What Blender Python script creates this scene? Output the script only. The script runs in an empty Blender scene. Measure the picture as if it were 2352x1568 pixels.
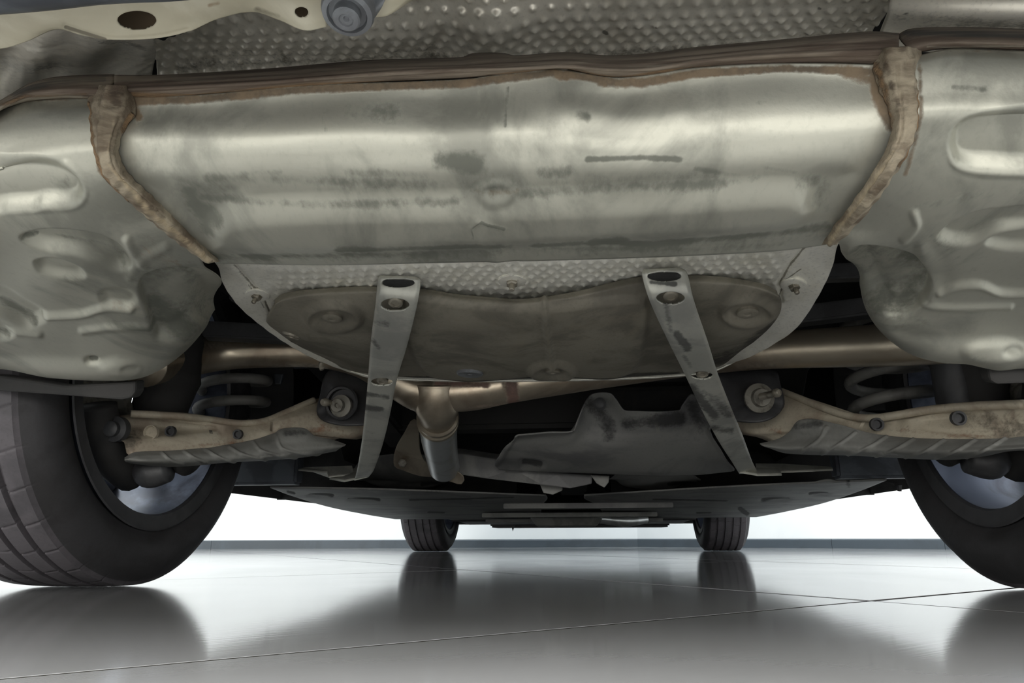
import bpy, bmesh, math, random
import numpy as np
from mathutils import Vector, Matrix
random.seed(3)
sc = bpy.context.scene
# ------------------------------------------------------------------ camera
CAM = np.array([0.054, 0.0, 0.0781]); YAW = 0.0971; PIT = 0.2719; ROLL = -0.0033; FPX = 1603.5
c_, s_ = math.cos(YAW), math.sin(YAW)
_fx = np.array([c_, s_, 0.]); _fw = np.array([-s_, c_, 0.]); _up = np.array([0, 0, 1.])
FW = _fw*math.cos(PIT)+_up*math.sin(PIT); _U = _up*math.cos(PIT)-_fw*math.sin(PIT)
RT = _fx*math.cos(ROLL)+_U*math.sin(ROLL); UPV = _U*math.cos(ROLL)-_fx*math.sin(ROLL)
cd = bpy.data.cameras.new('camera'); cam = bpy.data.objects.new('camera', cd); sc.collection.objects.link(cam)
cd.sensor_width = 36; cd.lens = FPX/2352*36; cd.clip_start = 0.02; cd.clip_end = 60
M = Matrix(((RT[0], UPV[0], -FW[0], CAM[0]), (RT[1], UPV[1], -FW[1], CAM[1]), (RT[2], UPV[2], -FW[2], CAM[2]), (0, 0, 0, 1)))
cam.matrix_world = M; sc.camera = cam
# ------------------------------------------------------------------ light and exposure
sc.view_settings.view_transform = 'Standard'; sc.view_settings.look = 'None'
sc.view_settings.gamma = 1; sc.view_settings.use_curve_mapping = False
sc.view_settings.exposure = -0.15
w = bpy.data.worlds.new('world'); sc.world = w; w.use_nodes = True
w.node_tree.nodes['Background'].inputs[0].default_value = (0.80, 0.90, 1.0, 1); w.node_tree.nodes['Background'].inputs[1].default_value = 0.5
def area(name, loc, rot, sx, sy, power, col):
    l = bpy.data.lights.new(name, 'AREA'); l.shape = 'RECTANGLE'; l.size = sx; l.size_y = sy; l.energy = power; l.color = col
    o = bpy.data.objects.new(name, l); sc.collection.objects.link(o); o.location = loc; o.rotation_euler = rot; return o
# invented fill light placed in the window behind the camera; ceiling panels
area('window_daylight', (-0.5, -5.6, 1.35), (math.radians(90), 0, 0), 9.0, 2.5, 560, (1.0, 0.97, 0.92))
area('ceiling_panel_light', (-3.4, 1.6, 3.1), (0, 0, 0), 1.6, 4.5, 65, (0.90, 0.97, 1.0))
area('ceiling_panel_light', (3.6, 0.6, 3.1), (0, 0, 0), 1.6, 4.5, 110, (0.93, 0.97, 1.0))
area('ceiling_panel_light', (0.2, 4.0, 3.1), (0, 0, 0), 4.0, 0.9, 110, (0.92, 0.98, 1.0))
area('ceiling_panel_light', (0.0, -2.4, 3.1), (0, 0, 0), 6.0, 2.6, 760, (1.0, 0.975, 0.93))
for x_, y_ in ((0.30, -2.6), (-0.5, -3.2)):                       # two warm spot bulbs on the showroom track
    l = bpy.data.lights.new('track_bulb', 'POINT'); l.energy = 22; l.color = (1, .72, .42); l.shadow_soft_size = 0.04
    o = bpy.data.objects.new('track_bulb', l); sc.collection.objects.link(o); o.location = (x_, y_, 1.9)
sc.cycles.max_bounces = 8; sc.cycles.diffuse_bounces = 5; sc.cycles.glossy_bounces = 4; sc.cycles.sample_clamp_indirect = 6
# ------------------------------------------------------------------ helpers
def ray(u, v):
    return FW + RT*((u-1176)/FPX) + UPV*((784-v)/FPX)
def PY(u, v, Y):
    d = ray(u, v); return CAM + d*(Y/d[1])
def PZ(u, v, Z):
    d = ray(u, v); return CAM + d*((Z-CAM[2])/d[2])
def cam_px(P):
    d = P-CAM; z = d@FW; return 1176+FPX*(d@RT)/z, 784-FPX*(d@UPV)/z
def cr(pts, n, closed=False):
    """catmull-rom through pts, n samples evenly by chord length"""
    P = np.array(pts, float)
    if len(P) == 1: return np.repeat(P, n, 0)
    if closed: P = np.vstack([P, P[:1]])
    seg = np.linalg.norm(np.diff(P[:, :2] if P.shape[1] > 2 else P, axis=0), axis=1)+1e-6
    t = np.concatenate([[0], np.cumsum(seg)])
    m = np.zeros_like(P)
    for i in range(len(P)):
        if closed and i in (0, len(P)-1): m[i] = (P[1]-P[-2])/(seg[0]+seg[-1])
        elif i == 0: m[i] = (P[1]-P[0])/seg[0]
        elif i == len(P)-1: m[i] = (P[-1]-P[-2])/seg[-1]
        else: m[i] = (P[i+1]-P[i-1])/(seg[i]+seg[i-1])
    q = np.linspace(0, t[-1], n+1)[:-1] if closed else np.linspace(0, t[-1], n)
    k = np.clip(np.searchsorted(t, q, side='right')-1, 0, len(seg)-1)
    h = seg[k][:, None]; x = ((q-t[k])/seg[k])[:, None]
    return ((2*x**3-3*x**2+1)*P[k]+(x**3-2*x**2+x)*h*m[k]+(-2*x**3+3*x**2)*P[k+1]+(x**3-x**2)*h*m[k+1])
def dist_poly(U, V, poly, closed=False):
    p = np.array(poly, float)[:, :2]
    if closed: p = np.vstack([p, p[:1]])
    D = np.full(U.shape, 1e9)
    for a, b in zip(p[:-1], p[1:]):
        ab = b-a; L = ab@ab+1e-9
        t = np.clip(((U-a[0])*ab[0]+(V-a[1])*ab[1])/L, 0, 1)
        D = np.minimum(D, np.hypot(U-a[0]-t*ab[0], V-a[1]-t*ab[1]))
    if len(p) == 1: D = np.hypot(U-p[0, 0], V-p[0, 1])
    return D
def inside(U, V, poly):
    p = np.array(poly, float)[:, :2]; r = np.zeros(U.shape, bool); n = len(p)
    for i in range(n):
        x0, y0 = p[i]; x1, y1 = p[(i+1) % n]
        c = ((y0 > V) != (y1 > V)) & (U < (x1-x0)*(V-y0)/(y1-y0+1e-12)+x0)
        r ^= c
    return r
def sst(x): x = np.clip(x, 0, 1); return x*x*(3-2*x)
def smooth_poly(p, n=60): return cr(p, n, True)
def ell(u, v, ru, rv, n=28, a=0):
    t = np.linspace(0, 2*np.pi, n, endpoint=False); x, y = ru*np.cos(t), rv*np.sin(t)
    return [(u+i*math.cos(a)-j*math.sin(a), v+i*math.sin(a)+j*math.cos(a)) for i, j in zip(x, y)]
CAR = None; L0 = np.array([0, 2.5, 0.])
def link(name, me, mat, parent, smooth=True, label=None, kind=None, mods=()):
    o = bpy.data.objects.new(name, me); sc.collection.objects.link(o)
    if mat is not None:
        for m_ in (mat if isinstance(mat, (list, tuple)) else [mat]): me.materials.append(m_)
    if smooth: me.polygons.foreach_set('use_smooth', [True]*len(me.polygons))
    o.parent = parent
    if label: o['label'] = label
    if kind: o['kind'] = kind
    return o
def mesh(verts, faces, name='m'):
    me = bpy.data.meshes.new(name)
    V = np.array(verts, float)-L0
    me.from_pydata([tuple(p) for p in V], [], [tuple(map(int, f)) for f in faces]); me.update(); return me
SURF = {}
def on(o, u, v, lift=0.):
    U, V, P, _n = SURF[o.name]; k = np.argmin((U-u)**2+(V-v)**2); p = P.reshape(-1, 3)[k]; return p+(CAM-p)/np.linalg.norm(CAM-p)*lift
def nrm(o, u, v):
    U, V, P, n = SURF[o.name]; k = np.argmin((U-u)**2+(V-v)**2); return n.reshape(-1, 3)[k]
def sheet(name, rows, mat, parent, nu=80, nv=40, thick=0.0015, feats=(), stains_shade=(), holes=(), label=None, post=None, even=False):
    R = np.array([cr(r, nu) for r in rows])                    # rows x nu x 3
    G = np.array([cr(R[:, j], nv) for j in range(nu)]).transpose(1, 0, 2) if len(rows) > 1 else R
    if len(rows) == 2:
        t = np.linspace(0, 1, nv)[:, None, None]; G = R[0][None]*(1-t)+R[1][None]*t
    U, V, Yd = G[..., 0], G[..., 1], G[..., 2]
    Dv = FW+RT*((U-1176)/FPX)[..., None]+UPV*((784-V)/FPX)[..., None]
    P = CAM+Dv*(Yd/Dv[..., 1])[..., None]
    N = np.cross(np.gradient(P, axis=1), np.gradient(P, axis=0)); N /= np.linalg.norm(N, axis=2, keepdims=True)+1e-12
    flip = np.mean(np.sum(N*(CAM-P), axis=2)) < 0
    if flip: N = -N
    off = np.zeros(U.shape)
    for f in feats:
        k = f[0]
        if k == 'ridge':   # (ridge, poly, width, height)
            d = dist_poly(U, V, cr(f[1], 40) if len(f[1]) > 2 else f[1])/f[2]; off += f[3]*sst(1-d)
        elif k == 'plate': # (plate, polygon, edge width, height)
            pl = smooth_poly(f[1], 70); d = dist_poly(U, V, pl, True); s = np.where(inside(U, V, pl), d, -d)
            off += f[3]*sst(s/f[2]*.5+.5)
        elif k == 'fn': off += f[1](U, V, P)
    P = P+N*off[..., None]
    nvv, nuu = U.shape
    A = np.zeros(U.shape+(4,)); A[..., 3] = 1
    for kind, poly, wd, st in stains_shade:   # attribute: r rust, g dirt, b pale; g also carries painted shade in recesses
        ch = {'rust': 0, 'dirt': 1, 'pale': 2}[kind]
        d = dist_poly(U, V, poly)/wd; A[..., ch] = np.maximum(A[..., ch], st*sst(1-d))
    if post: P = post(P, U, V)
    idx = np.arange(nvv*nuu).reshape(nvv, nuu)
    F = np.stack([idx[:-1, :-1], idx[:-1, 1:], idx[1:, 1:], idx[1:, :-1]], -1).reshape(-1, 4)
    nn = np.cross(P[0, 1]-P[0, 0], P[1, 0]-P[0, 0])
    Pf = P.reshape(-1, 3).copy()
    if holes:
        keep = np.ones(len(F), bool); Uf, Vf = U.ravel(), V.ravel()
        for (hu, hv, ru, rv) in holes:
            cu = Uf[F].mean(1); cv = Vf[F].mean(1)
            keep &= ((cu-hu)/ru)**2+((cv-hv)/rv)**2 > 1
        F2 = F[keep]; gone = np.unique(F[~keep]); bnd = np.intersect1d(gone, np.unique(F2))
        for i in bnd:
            for (hu, hv, ru, rv) in holes:
                e = math.hypot((Uf[i]-hu)/ru, (Vf[i]-hv)/rv)
                if .3 < e < 1.7:
                    nu_, nv_ = hu+(Uf[i]-hu)/e, hv+(Vf[i]-hv)/e
                    Pf[i] = PY(nu_, nv_, Pf[i][1]); break
        F = F2
    n = np.cross(Pf[F[len(F)//2][1]]-Pf[F[len(F)//2][0]], Pf[F[len(F)//2][3]]-Pf[F[len(F)//2][0]])
    if n @ (CAM-Pf[F[len(F)//2][0]]) < 0: F = F[:, ::-1]
    me = mesh(Pf, F, name)
    ca = me.color_attributes.new('wear', 'FLOAT_COLOR', 'POINT'); ca.data.foreach_set('color', A.reshape(-1).astype(np.float32))
    o = link(name, me, mat, parent, label=label)
    SURF[o.name] = (U, V, P, N)
    if thick:
        m_ = o.modifiers.new('thick', 'SOLIDIFY'); m_.thickness = thick; m_.offset = -1
    return o
def wear_shade(me, poly_st):
    """wear attribute on a free mesh from pixel features of this vantage's measured points"""
    n = len(me.vertices); co = np.zeros(n*3); me.vertices.foreach_get('co', co); P = co.reshape(-1, 3)+L0-CAM
    z = P@FW; U = 1176+FPX*(P@RT)/z; V = 784-FPX*(P@UPV)/z; A = np.zeros((n, 4))
    for kind, poly, wd, st in poly_st:
        ch = {'rust': 0, 'dirt': 1, 'pale': 2}[kind]; A[:, ch] = np.maximum(A[:, ch], st*sst(1-dist_poly(U, V, poly)/wd))
    ca = me.color_attributes.new('wear', 'FLOAT_COLOR', 'POINT'); ca.data.foreach_set('color', A.reshape(-1).astype(np.float32))
def slab(name, outline, mat, parent, thick=0.004, bevel=0.001, n=0, label=None, dirv=(0, 1, 0.15), dome=0.0, wr=None, fillet=0.0):
    """solid plate: outline of (u,v,Y) points, pushed back along dirv; edges rounded; dome swells the face towards the viewer"""
    pts = cr(outline, n, True) if n else np.array(outline, float)
    W = np.array([PY(*p) for p in pts]); d = np.array(dirv, float); d /= np.linalg.norm(d)
    c = W.mean(0); k = len(W); rings = []
    if dome:
        for f, h in ((1, 0), (.93, .45), (.8, .75), (.55, .95), (.25, 1)):
            rings.append(c+(W-c)*f-d*dome*h)
    else: rings.append(c+(W-c)*1.0); 
    back = [W+d*thick]
    V = []; F = []
    allr = [W+d*thick]+rings
    for r in allr: V += list(r)
    for a in range(len(allr)-1):
        for i in range(k): F.append((a*k+i, a*k+(i+1) % k, (a+1)*k+(i+1) % k, (a+1)*k+i))
    F.append([(len(allr)-1)*k+i for i in range(k)]); F.append([i for i in range(k)][::-1])
    bm = bmesh.new(); vs = [bm.verts.new(p-L0) for p in V]
    for f in F:
        try: bm.faces.new([vs[i] for i in f])
        except ValueError: pass
    bmesh.ops.recalc_face_normals(bm, faces=bm.faces)
    if bevel and not dome:
        es = [e for e in bm.edges if e.calc_face_angle(0) > .6]
        bmesh.ops.bevel(bm, geom=es, offset=bevel, segments=2, affect='EDGES', profile=.5)
    bmesh.ops.triangulate(bm, faces=[f for f in bm.faces if len(f.verts) > 4])
    me = bpy.data.meshes.new(name); bm.to_mesh(me); bm.free()
    if wr: wear_shade(me, wr)
    o = link(name, me, mat, parent, smooth=bool(dome), label=label); return o
def tube(name, path, rad, mat, parent, seg=20, n=60, label=None, wr=None, caps=True, raw=False, sq=1.0):
    """path of world points (raw) or (u,v,Y); rad float or list"""
    W = np.array(path if raw else [PY(*p) for p in path], float)
    if n: 
        r_ = np.interp(np.linspace(0, 1, n), np.linspace(0, 1, len(W)), [rad]*len(W) if np.isscalar(rad) else rad)
        P3 = np.hstack([W, np.zeros((len(W), 1))])
        W = cr3(W, n)
    else: r_ = [rad]*len(W) if np.isscalar(rad) else rad
    V = []; F = []; T = np.gradient(W, axis=0); ref = np.array([.03, .11, 1.]); prev = None
    for i, p in enumerate(W):
        t = T[i]/np.linalg.norm(T[i])
        a = (np.cross(t, ref) if prev is None else prev-t*(prev@t)); a /= np.linalg.norm(a); prev = a; b = np.cross(t, a)
        for j in range(seg):
            th = 2*math.pi*j/seg; V.append(p+(a*math.cos(th)+b*math.sin(th)*sq)*r_[i])
    m_ = len(W)
    for i in range(m_-1):
        for j in range(seg): F.append((i*seg+j, i*seg+(j+1) % seg, (i+1)*seg+(j+1) % seg, (i+1)*seg+j))
    if caps: F.append(list(range(seg))[::-1]); F.append([(m_-1)*seg+j for j in range(seg)])
    me = mesh(V, F, name)
    if wr: wear_shade(me, wr)
    return link(name, me, mat, parent, label=label)
def cr3(P, n):
    P = np.array(P, float); seg = np.linalg.norm(np.diff(P, axis=0), axis=1)+1e-9; t = np.concatenate([[0], np.cumsum(seg)])
    m = np.gradient(P, t, axis=0) if len(P) > 2 else np.repeat((P[1:]-P[:1])/seg[0], 2, 0)
    q = np.linspace(0, t[-1], n); k = np.clip(np.searchsorted(t, q, side='right')-1, 0, len(seg)-1)
    h = seg[k][:, None]; x = ((q-t[k])/seg[k])[:, None]
    return ((2*x**3-3*x**2+1)*P[k]+(x**3-2*x**2+x)*h*m[k]+(-2*x**3+3*x**2)*P[k+1]+(x**3-x**2)*h*m[k+1])
def lathe(name, origin, axis, prof, mat, parent, seg=32, label=None, smooth=False):
    """prof: (radius, height along axis) list; axis points to the viewer"""
    o_ = np.array(origin, float); ax = np.array(axis, float); ax /= np.linalg.norm(ax)
    a = np.cross(ax, [.1, .2, .97]); a /= np.linalg.norm(a); b = np.cross(ax, a); V = []; F = []
    for r, h in prof:
        for j in range(seg):
            th = 2*math.pi*j/seg; V.append(o_+ax*h+(a*math.cos(th)+b*math.sin(th))*r)
    for i in range(len(prof)-1):
        for j in range(seg): F.append((i*seg+j, i*seg+(j+1) % seg, (i+1)*seg+(j+1) % seg, (i+1)*seg+j))
    F.append(list(range(seg))[::-1]); F.append([(len(prof)-1)*seg+j for j in range(seg)])
    me = mesh(V, F, name); o = link(name, me, mat, parent, label=label, smooth=smooth)
    if smooth:
        try: me.set_sharp_from_angle(angle=.7)
        except Exception: pass
    return o
def boxw(name, lo, hi, mat, parent, bevel=.003, label=None):
    bm = bmesh.new(); lo = np.array(lo)-L0; hi = np.array(hi)-L0
    bmesh.ops.create_cube(bm, size=1, matrix=Matrix.Translation((lo+hi)/2) @ Matrix.Diagonal((*(hi-lo), 1)))
    if bevel: bmesh.ops.bevel(bm, geom=bm.edges[:], offset=bevel, segments=2, affect='EDGES')
    me = bpy.data.meshes.new(name); bm.to_mesh(me); bm.free(); return link(name, me, mat, parent, False, label)
# ------------------------------------------------------------------ materials
def mat(name, base, dark=None, rough=.5, metal=0., scale=8., lo=.45, hi=.6, amt=1., bump=.0, bscale=60., rvar=.1, stretch=(1, 1, 1),
        dirt_shade_col=(.05, .05, .045), rustcol=(.125, .078, .040), palecol=(.55, .53, .46), fine=0., spec=.5, coat=0.):
    m = bpy.data.materials.new(name); m.use_nodes = True; nt = m.node_tree; N = nt.nodes; Lk = nt.links; bs = N['Principled BSDF']
    tc = N.new('ShaderNodeTexCoord'); mp = N.new('ShaderNodeMapping'); mp.inputs['Scale'].default_value = stretch; Lk.new(tc.outputs['Object'], mp.inputs[0])
    def noise(s, d=6, r=.6, dist=0.):
        n = N.new('ShaderNodeTexNoise'); n.inputs['Scale'].default_value = s; n.inputs['Detail'].default_value = d; n.inputs['Roughness'].default_value = r
        n.inputs['Distortion'].default_value = dist; Lk.new(mp.outputs[0], n.inputs['Vector']); return n.outputs['Fac']
    def rng(x, a, b, c=0., d=1.):
        n = N.new('ShaderNodeMapRange'); n.interpolation_type = 'SMOOTHSTEP'; Lk.new(x, n.inputs[0])
        for i, v in enumerate((a, b, c, d)): n.inputs[i+1].default_value = v
        return n.outputs[0]
    def math_(op, a, b):
        n = N.new('ShaderNodeMath'); n.operation = op
        for i, v in enumerate((a, b)):
            if isinstance(v, (int, float)): n.inputs[i].default_value = v
            else: Lk.new(v, n.inputs[i])
        return n.outputs[0]
    def mix(f, a, b):
        n = N.new('ShaderNodeMix'); n.data_type = 'RGBA'
        if isinstance(f, (int, float)): n.inputs[0].default_value = f
        else: Lk.new(f, n.inputs[0])
        for i, v in ((6, a), (7, b)):
            if isinstance(v, tuple): n.inputs[i].default_value = (*v, 1)
            else: Lk.new(v, n.inputs[i])
        return n.outputs[2]
    n1 = noise(scale, 7, .62, .6); n2 = noise(scale*4.7, 5, .7); n3 = noise(bscale, 4, .6)
    col = base
    if dark: col = mix(math_('MULTIPLY', rng(n1, lo, hi), amt), base, dark)
    if fine: col = mix(math_('MULTIPLY', rng(n3, .5, .75), fine), col, tuple(x*.35 for x in base))
    at = N.new('ShaderNodeAttribute'); at.attribute_name = 'wear'; sp = N.new('ShaderNodeSeparateColor'); Lk.new(at.outputs['Color'], sp.inputs[0])
    nn = math_('ADD', math_('MULTIPLY', n2, .6), math_('MULTIPLY', n3, .4))
    nd_ = math_('ADD', math_('MULTIPLY', n1, .55), math_('MULTIPLY', nn, .45))
    def mask(ch, s=.9):
        x = math_('ADD', sp.outputs[ch], math_('MULTIPLY', math_('SUBTRACT', nd_ if ch == 1 else nn, .5), s*(1.35 if ch == 1 else 1)))
        return math_('MULTIPLY', rng(x, .24, .66), rng(sp.outputs[ch], .02, .20))
    md, mr, mp_ = mask(1, 1.6), mask(0, 1.1), mask(2, 1.0)
    rustv = mix(rng(n2, .35, .65), rustcol, tuple(x*2.1 for x in rustcol))
    col = mix(math_('MULTIPLY', mp_, .8), col, palecol); col = mix(math_('MULTIPLY', md, .8), col, dirt_shade_col); col = mix(math_('MULTIPLY', mr, .92), col, rustv)
    Lk.new(col, bs.inputs['Base Color']) if not isinstance(col, tuple) else None
    if metal: Lk.new(math_('MULTIPLY', math_('SUBTRACT', 1., math_('MAXIMUM', mr, math_('MULTIPLY', md, .5))), metal), bs.inputs['Metallic'])
    ro = math_('ADD', math_('ADD', rough-rvar*.5, math_('MULTIPLY', n1, rvar)), math_('MULTIPLY', math_('MAXIMUM', mr, md), .3))
    Lk.new(ro, bs.inputs['Roughness']); bs.inputs['Specular IOR Level'].default_value = spec
    if coat: bs.inputs['Coat Weight'].default_value = coat
    if bump:
        b = N.new('ShaderNodeBump'); b.inputs['Strength'].default_value = 1; b.inputs['Distance'].default_value = bump
        Lk.new(math_('ADD', n3, math_('MULTIPLY', mr, math_('MULTIPLY', n2, 3.))), b.inputs['Height']); Lk.new(b.outputs[0], bs.inputs['Normal'])
    return m
m_sil = mat('aluminised_steel', (.48, .475, .405), (.28, .28, .24), .48, .64, scale=9, lo=.47, hi=.60, amt=.75, bump=.00012, bscale=220, rvar=.16, stretch=(1, .42, 1), dirt_shade_col=(.105, .11, .09), rustcol=(.085, .058, .033), fine=.12)
m_rust = mat('rusty_weld', (.32, .275, .20), (.13, .10, .068), .85, .15, scale=26, lo=.38, hi=.62, bump=.0012, bscale=170, stretch=(.5, 1.3, 1.3), fine=.5, palecol=(.42, .34, .22), dirt_shade_col=(.05, .035, .025))
m_flange = mat('rusty_flange', (.235, .195, .150), (.11, .08, .06), .8, .25, scale=45, lo=.38, hi=.62, bump=.0008, bscale=150, stretch=(.12, 1.6, 1.6), fine=.4, palecol=(.38, .35, .28))
m_foil = mat('dimpled_aluminium', (.88, .83, .72), (.60, .55, .45), .36, .40, scale=14, lo=.45, hi=.7, amt=.7, bump=.0001, bscale=300, rvar=.12, fine=.25, dirt_shade_col=(.08, .07, .05))
m_foil_lo = mat('embossed_aluminium', (.95, .93, .84), (.80, .77, .64), .34, .25, scale=16, lo=.45, hi=.7, amt=.6, bump=.0002, bscale=260, rvar=.12, fine=.35, dirt_shade_col=(.14, .12, .08))
m_tank = mat('dusty_tank_black', (.25, .23, .185), (.15, .138, .11), .62, .1, scale=10, lo=.42, hi=.62, bump=.0004, bscale=190, fine=.3, palecol=(.26, .235, .18), dirt_shade_col=(.02, .02, .018))
m_strap = mat('worn_strap_steel', (.56, .56, .50), (.40, .40, .365), .46, .45, scale=9, lo=.45, hi=.6, bump=.0001, bscale=200, dirt_shade_col=(.035, .036, .036), fine=.15)
m_black = mat('black_plastic', (.045, .046, .048), (.028, .028, .03), .5, .0, scale=11, bump=.0003, bscale=220, fine=.2, palecol=(.15, .145, .12))
m_under = mat('grey_undertray', (.20, .20, .19), (.13, .13, .13), .6, .0, scale=5, bump=.0004, bscale=160, fine=.2, palecol=(.2, .2, .18), dirt_shade_col=(.015, .015, .016))
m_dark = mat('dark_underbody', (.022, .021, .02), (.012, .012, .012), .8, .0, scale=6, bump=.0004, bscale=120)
m_cover = mat('grey_arm_cover', (.20, .20, .185), (.135, .135, .125), .55, .0, scale=8, bump=.0003, bscale=160, fine=.2, palecol=(.30, .30, .28), dirt_shade_col=(.03, .03, .03))
m_arm = mat('cast_arm', (.50, .45, .35), (.31, .245, .185), .6, .2, scale=10, lo=.42, hi=.62, amt=.8, bump=.0004, bscale=190, fine=.3, rustcol=(.14, .07, .04), dirt_shade_col=(.05, .045, .035))
m_pipe = mat('heat_tinted_pipe', (.56, .49, .38), (.38, .31, .235), .36, .85, scale=6, lo=.42, hi=.62, bump=.0001, bscale=200, rvar=.14, rustcol=(.10, .055, .045), dirt_shade_col=(.07, .055, .045), palecol=(.5, .46, .36))
m_tip = mat('bare_pipe', (.62, .64, .64), (.42, .43, .42), .30, .75, scale=12, stretch=(1, 1, .2), bump=.0001)
m_bolt = mat('zinc_bolt', (.38, .35, .29), (.22, .2, .16), .5, .6, scale=40, bump=.0002, bscale=300)
m_boltd = mat('dirty_bolt', (.22, .21, .18), (.12, .11, .09), .6, .3, scale=40, bump=.0003, bscale=300)
m_rub = mat('tyre_rubber', (.032, .031, .033), (.022, .021, .022), .62, .0, scale=9, bump=.0003, bscale=180, fine=.2, palecol=(.09, .085, .09))
m_tread = mat('tyre_tread', (.075, .068, .075), (.052, .048, .053), .62, .0, scale=9, bump=.0004, bscale=180, fine=.3)
m_cover2 = mat('dark_rim_flange', (.055, .055, .058), (.04, .04, .042), .5, .1, scale=12, fine=.2)
m_rim = mat('silver_rim', (.45, .47, .52), None, .28, .9, bump=0)
m_rimin = mat('brake_dusted_barrel', (.13, .15, .20), (.05, .055, .075), .34, .75, scale=5, bump=.0001)
m_cream = mat('cream_body_paint', (.58, .545, .43), (.42, .38, .27), .5, .0, scale=7, amt=.6, bump=.0001, fine=.08, dirt_shade_col=(.10, .085, .06))
m_bump = mat('bumper_grey', (.075, .085, .10), (.045, .05, .06), .5, .0, scale=16, bump=.0001)
m_boss = mat('grey_boss', (.22, .235, .25), (.15, .155, .165), .5, .1, scale=20, bump=.0002, bscale=200)
m_paint = mat('silver_car_paint', (.35, .37, .40), None, .3, .6, coat=.5)
m_glass = mat('dark_glass', (.01, .012, .014), None, .05, .0)
m_coil = mat('dusty_spring', (.20, .195, .18), (.14, .135, .125), .6, .1, scale=20, bump=.0003, bscale=200)
m_wall = mat('white_wall', (.80, .83, .84), (.77, .80, .815), .7, .0, scale=1.5, bump=.0)
m_skirt = mat('grey_baseboard', (.050, .066, .082), (.042, .055, .068), .5, .0, scale=3)
m_ceil = mat('white_ceiling', (.85, .85, .84), None, .8)
m_grout = mat('dark_grout', (.030, .030, .027), None, .9, spec=.0)
def floor_mat():
    m = mat('grey_floor_slab', (.255, .262, .27), (.23, .236, .24), .10, .0, scale=2.6, lo=.4, hi=.65, amt=.8, bump=.00003, bscale=14, rvar=.08, stretch=(1, 1, 1), fine=.04, spec=.5)
    nt = m.node_tree; N = nt.nodes; Lk = nt.links; bs = N['Principled BSDF']
    # faint swept scratches, in the slab's own frame
    tc = N.new('ShaderNodeTexCoord'); mp = N.new('ShaderNodeMapping'); mp.inputs['Scale'].default_value = (1.2, 60, 1); mp.inputs['Rotation'].default_value = (0, 0, .5)
    n = N.new('ShaderNodeTexNoise'); n.inputs['Scale'].default_value = 3; n.inputs['Detail'].default_value = 5
    Lk.new(tc.outputs['Object'], mp.inputs[0]); Lk.new(mp.outputs[0], n.inputs['Vector'])
    b = N.new('ShaderNodeBump'); b.inputs['Distance'].default_value = .00003; Lk.new(n.outputs['Fac'], b.inputs['Height'])
    old = bs.inputs['Normal'].links[0].from_socket; Lk.new(old, b.inputs['Normal']); Lk.new(b.outputs[0], bs.inputs['Normal']); return m
m_floor = floor_mat()
# ------------------------------------------------------------------ the room
def struct(o): o['kind'] = 'structure'; return o
_L = L0; L0 = np.zeros(3)
RP = [(-7.0, 3.86), (0.45, 5.38), (6.0, 1.70), (6.0, -6.0), (-7.0, -6.0)]
flo = struct(link('floor', mesh([(-7.3, -6.3, -.0005), (6.3, -6.3, -.0005), (6.3, 6.0, -.0005), (-7.3, 6.0, -.0005)], [(0, 1, 2, 3)]), m_grout, None, False))
ta = math.radians(38.5); e1 = np.array([math.cos(ta), math.sin(ta)]); e2 = np.array([-math.sin(ta), math.cos(ta)])
T0 = PZ(2000, 1379.5, 0)[:2]; TS = 1.02; GAP = .008
bm = bmesh.new(); h_ = (TS-GAP)/2
bmesh.ops.create_cube(bm, size=1, matrix=Matrix.Translation((0, 0, -.006)) @ Matrix.Diagonal((TS-GAP, TS-GAP, .012, 1)))
bmesh.ops.bevel(bm, geom=[e for e in bm.edges if all(v.co.z > -.001 for v in e.verts)], offset=.00008, segments=1, affect='EDGES')
tile = bpy.data.meshes.new('floor_tile'); bm.to_mesh(tile); bm.free(); tile.materials.append(m_floor)
def inroom(p, mrg=1.0):
    x, y = p; return -7-mrg < x < 6+mrg and -6-mrg < y and (y < 5.38+mrg-abs(x-.45)*(.2 if x < .45 else .66)+.2)
for i in range(-9, 10):
    for j in range(-9, 10):
        p = T0+e1*TS*(i+.5)+e2*TS*(j+.5)
        if not inroom(p, .75): continue
        o = bpy.data.objects.new('floor_tile', tile); sc.collection.objects.link(o); o.parent = flo
        o.location = (p[0], p[1], random.uniform(-.0001, .0)); o.rotation_euler = (random.uniform(-1, 1)*.0005, random.uniform(-1, 1)*.0005, ta)
def wall(name, a, b, z0, z1, m, th=.12, side=1):
    a = np.array(a, float); b = np.array(b, float); d = (b-a)/np.linalg.norm(b-a); n = np.array([-d[1], d[0]])*side*th
    V = [(*a, z0), (*b, z0), (*(b+n), z0), (*(a+n), z0), (*a, z1), (*b, z1), (*(b+n), z1), (*(a+n), z1)]
    return struct(link(name, mesh(V, [(0, 1, 5, 4), (1, 2, 6, 5), (2, 3, 7, 6), (3, 0, 4, 7), (4, 5, 6, 7), (3, 2, 1, 0)]), m, None, False))
wall('wall_front_left', RP[0], RP[1], 0, 3.2, m_wall); wall('wall_front_right', RP[1], RP[2], 0, 3.2, m_wall)
wall('wall_right', RP[2], RP[3], 0, 3.2, m_wall); wall('wall_left', RP[4], RP[0], 0, 3.2, m_wall)
wall('wall_back', RP[3], (4.6, -6), 0, 3.2, m_wall); wall('wall_back', (-5.6, -6), RP[4], 0, 3.2, m_wall)
wall('wall_back', (4.6, -6), (-5.6, -6), 2.7, 3.2, m_wall)
for i in range(6): wall('window_%d' % (i+1), (4.6-1.7*i, -6), (4.52-1.7*i, -6), 0, 2.7, m_skirt)  # mullions of the invented opening that holds the fill light
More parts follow.
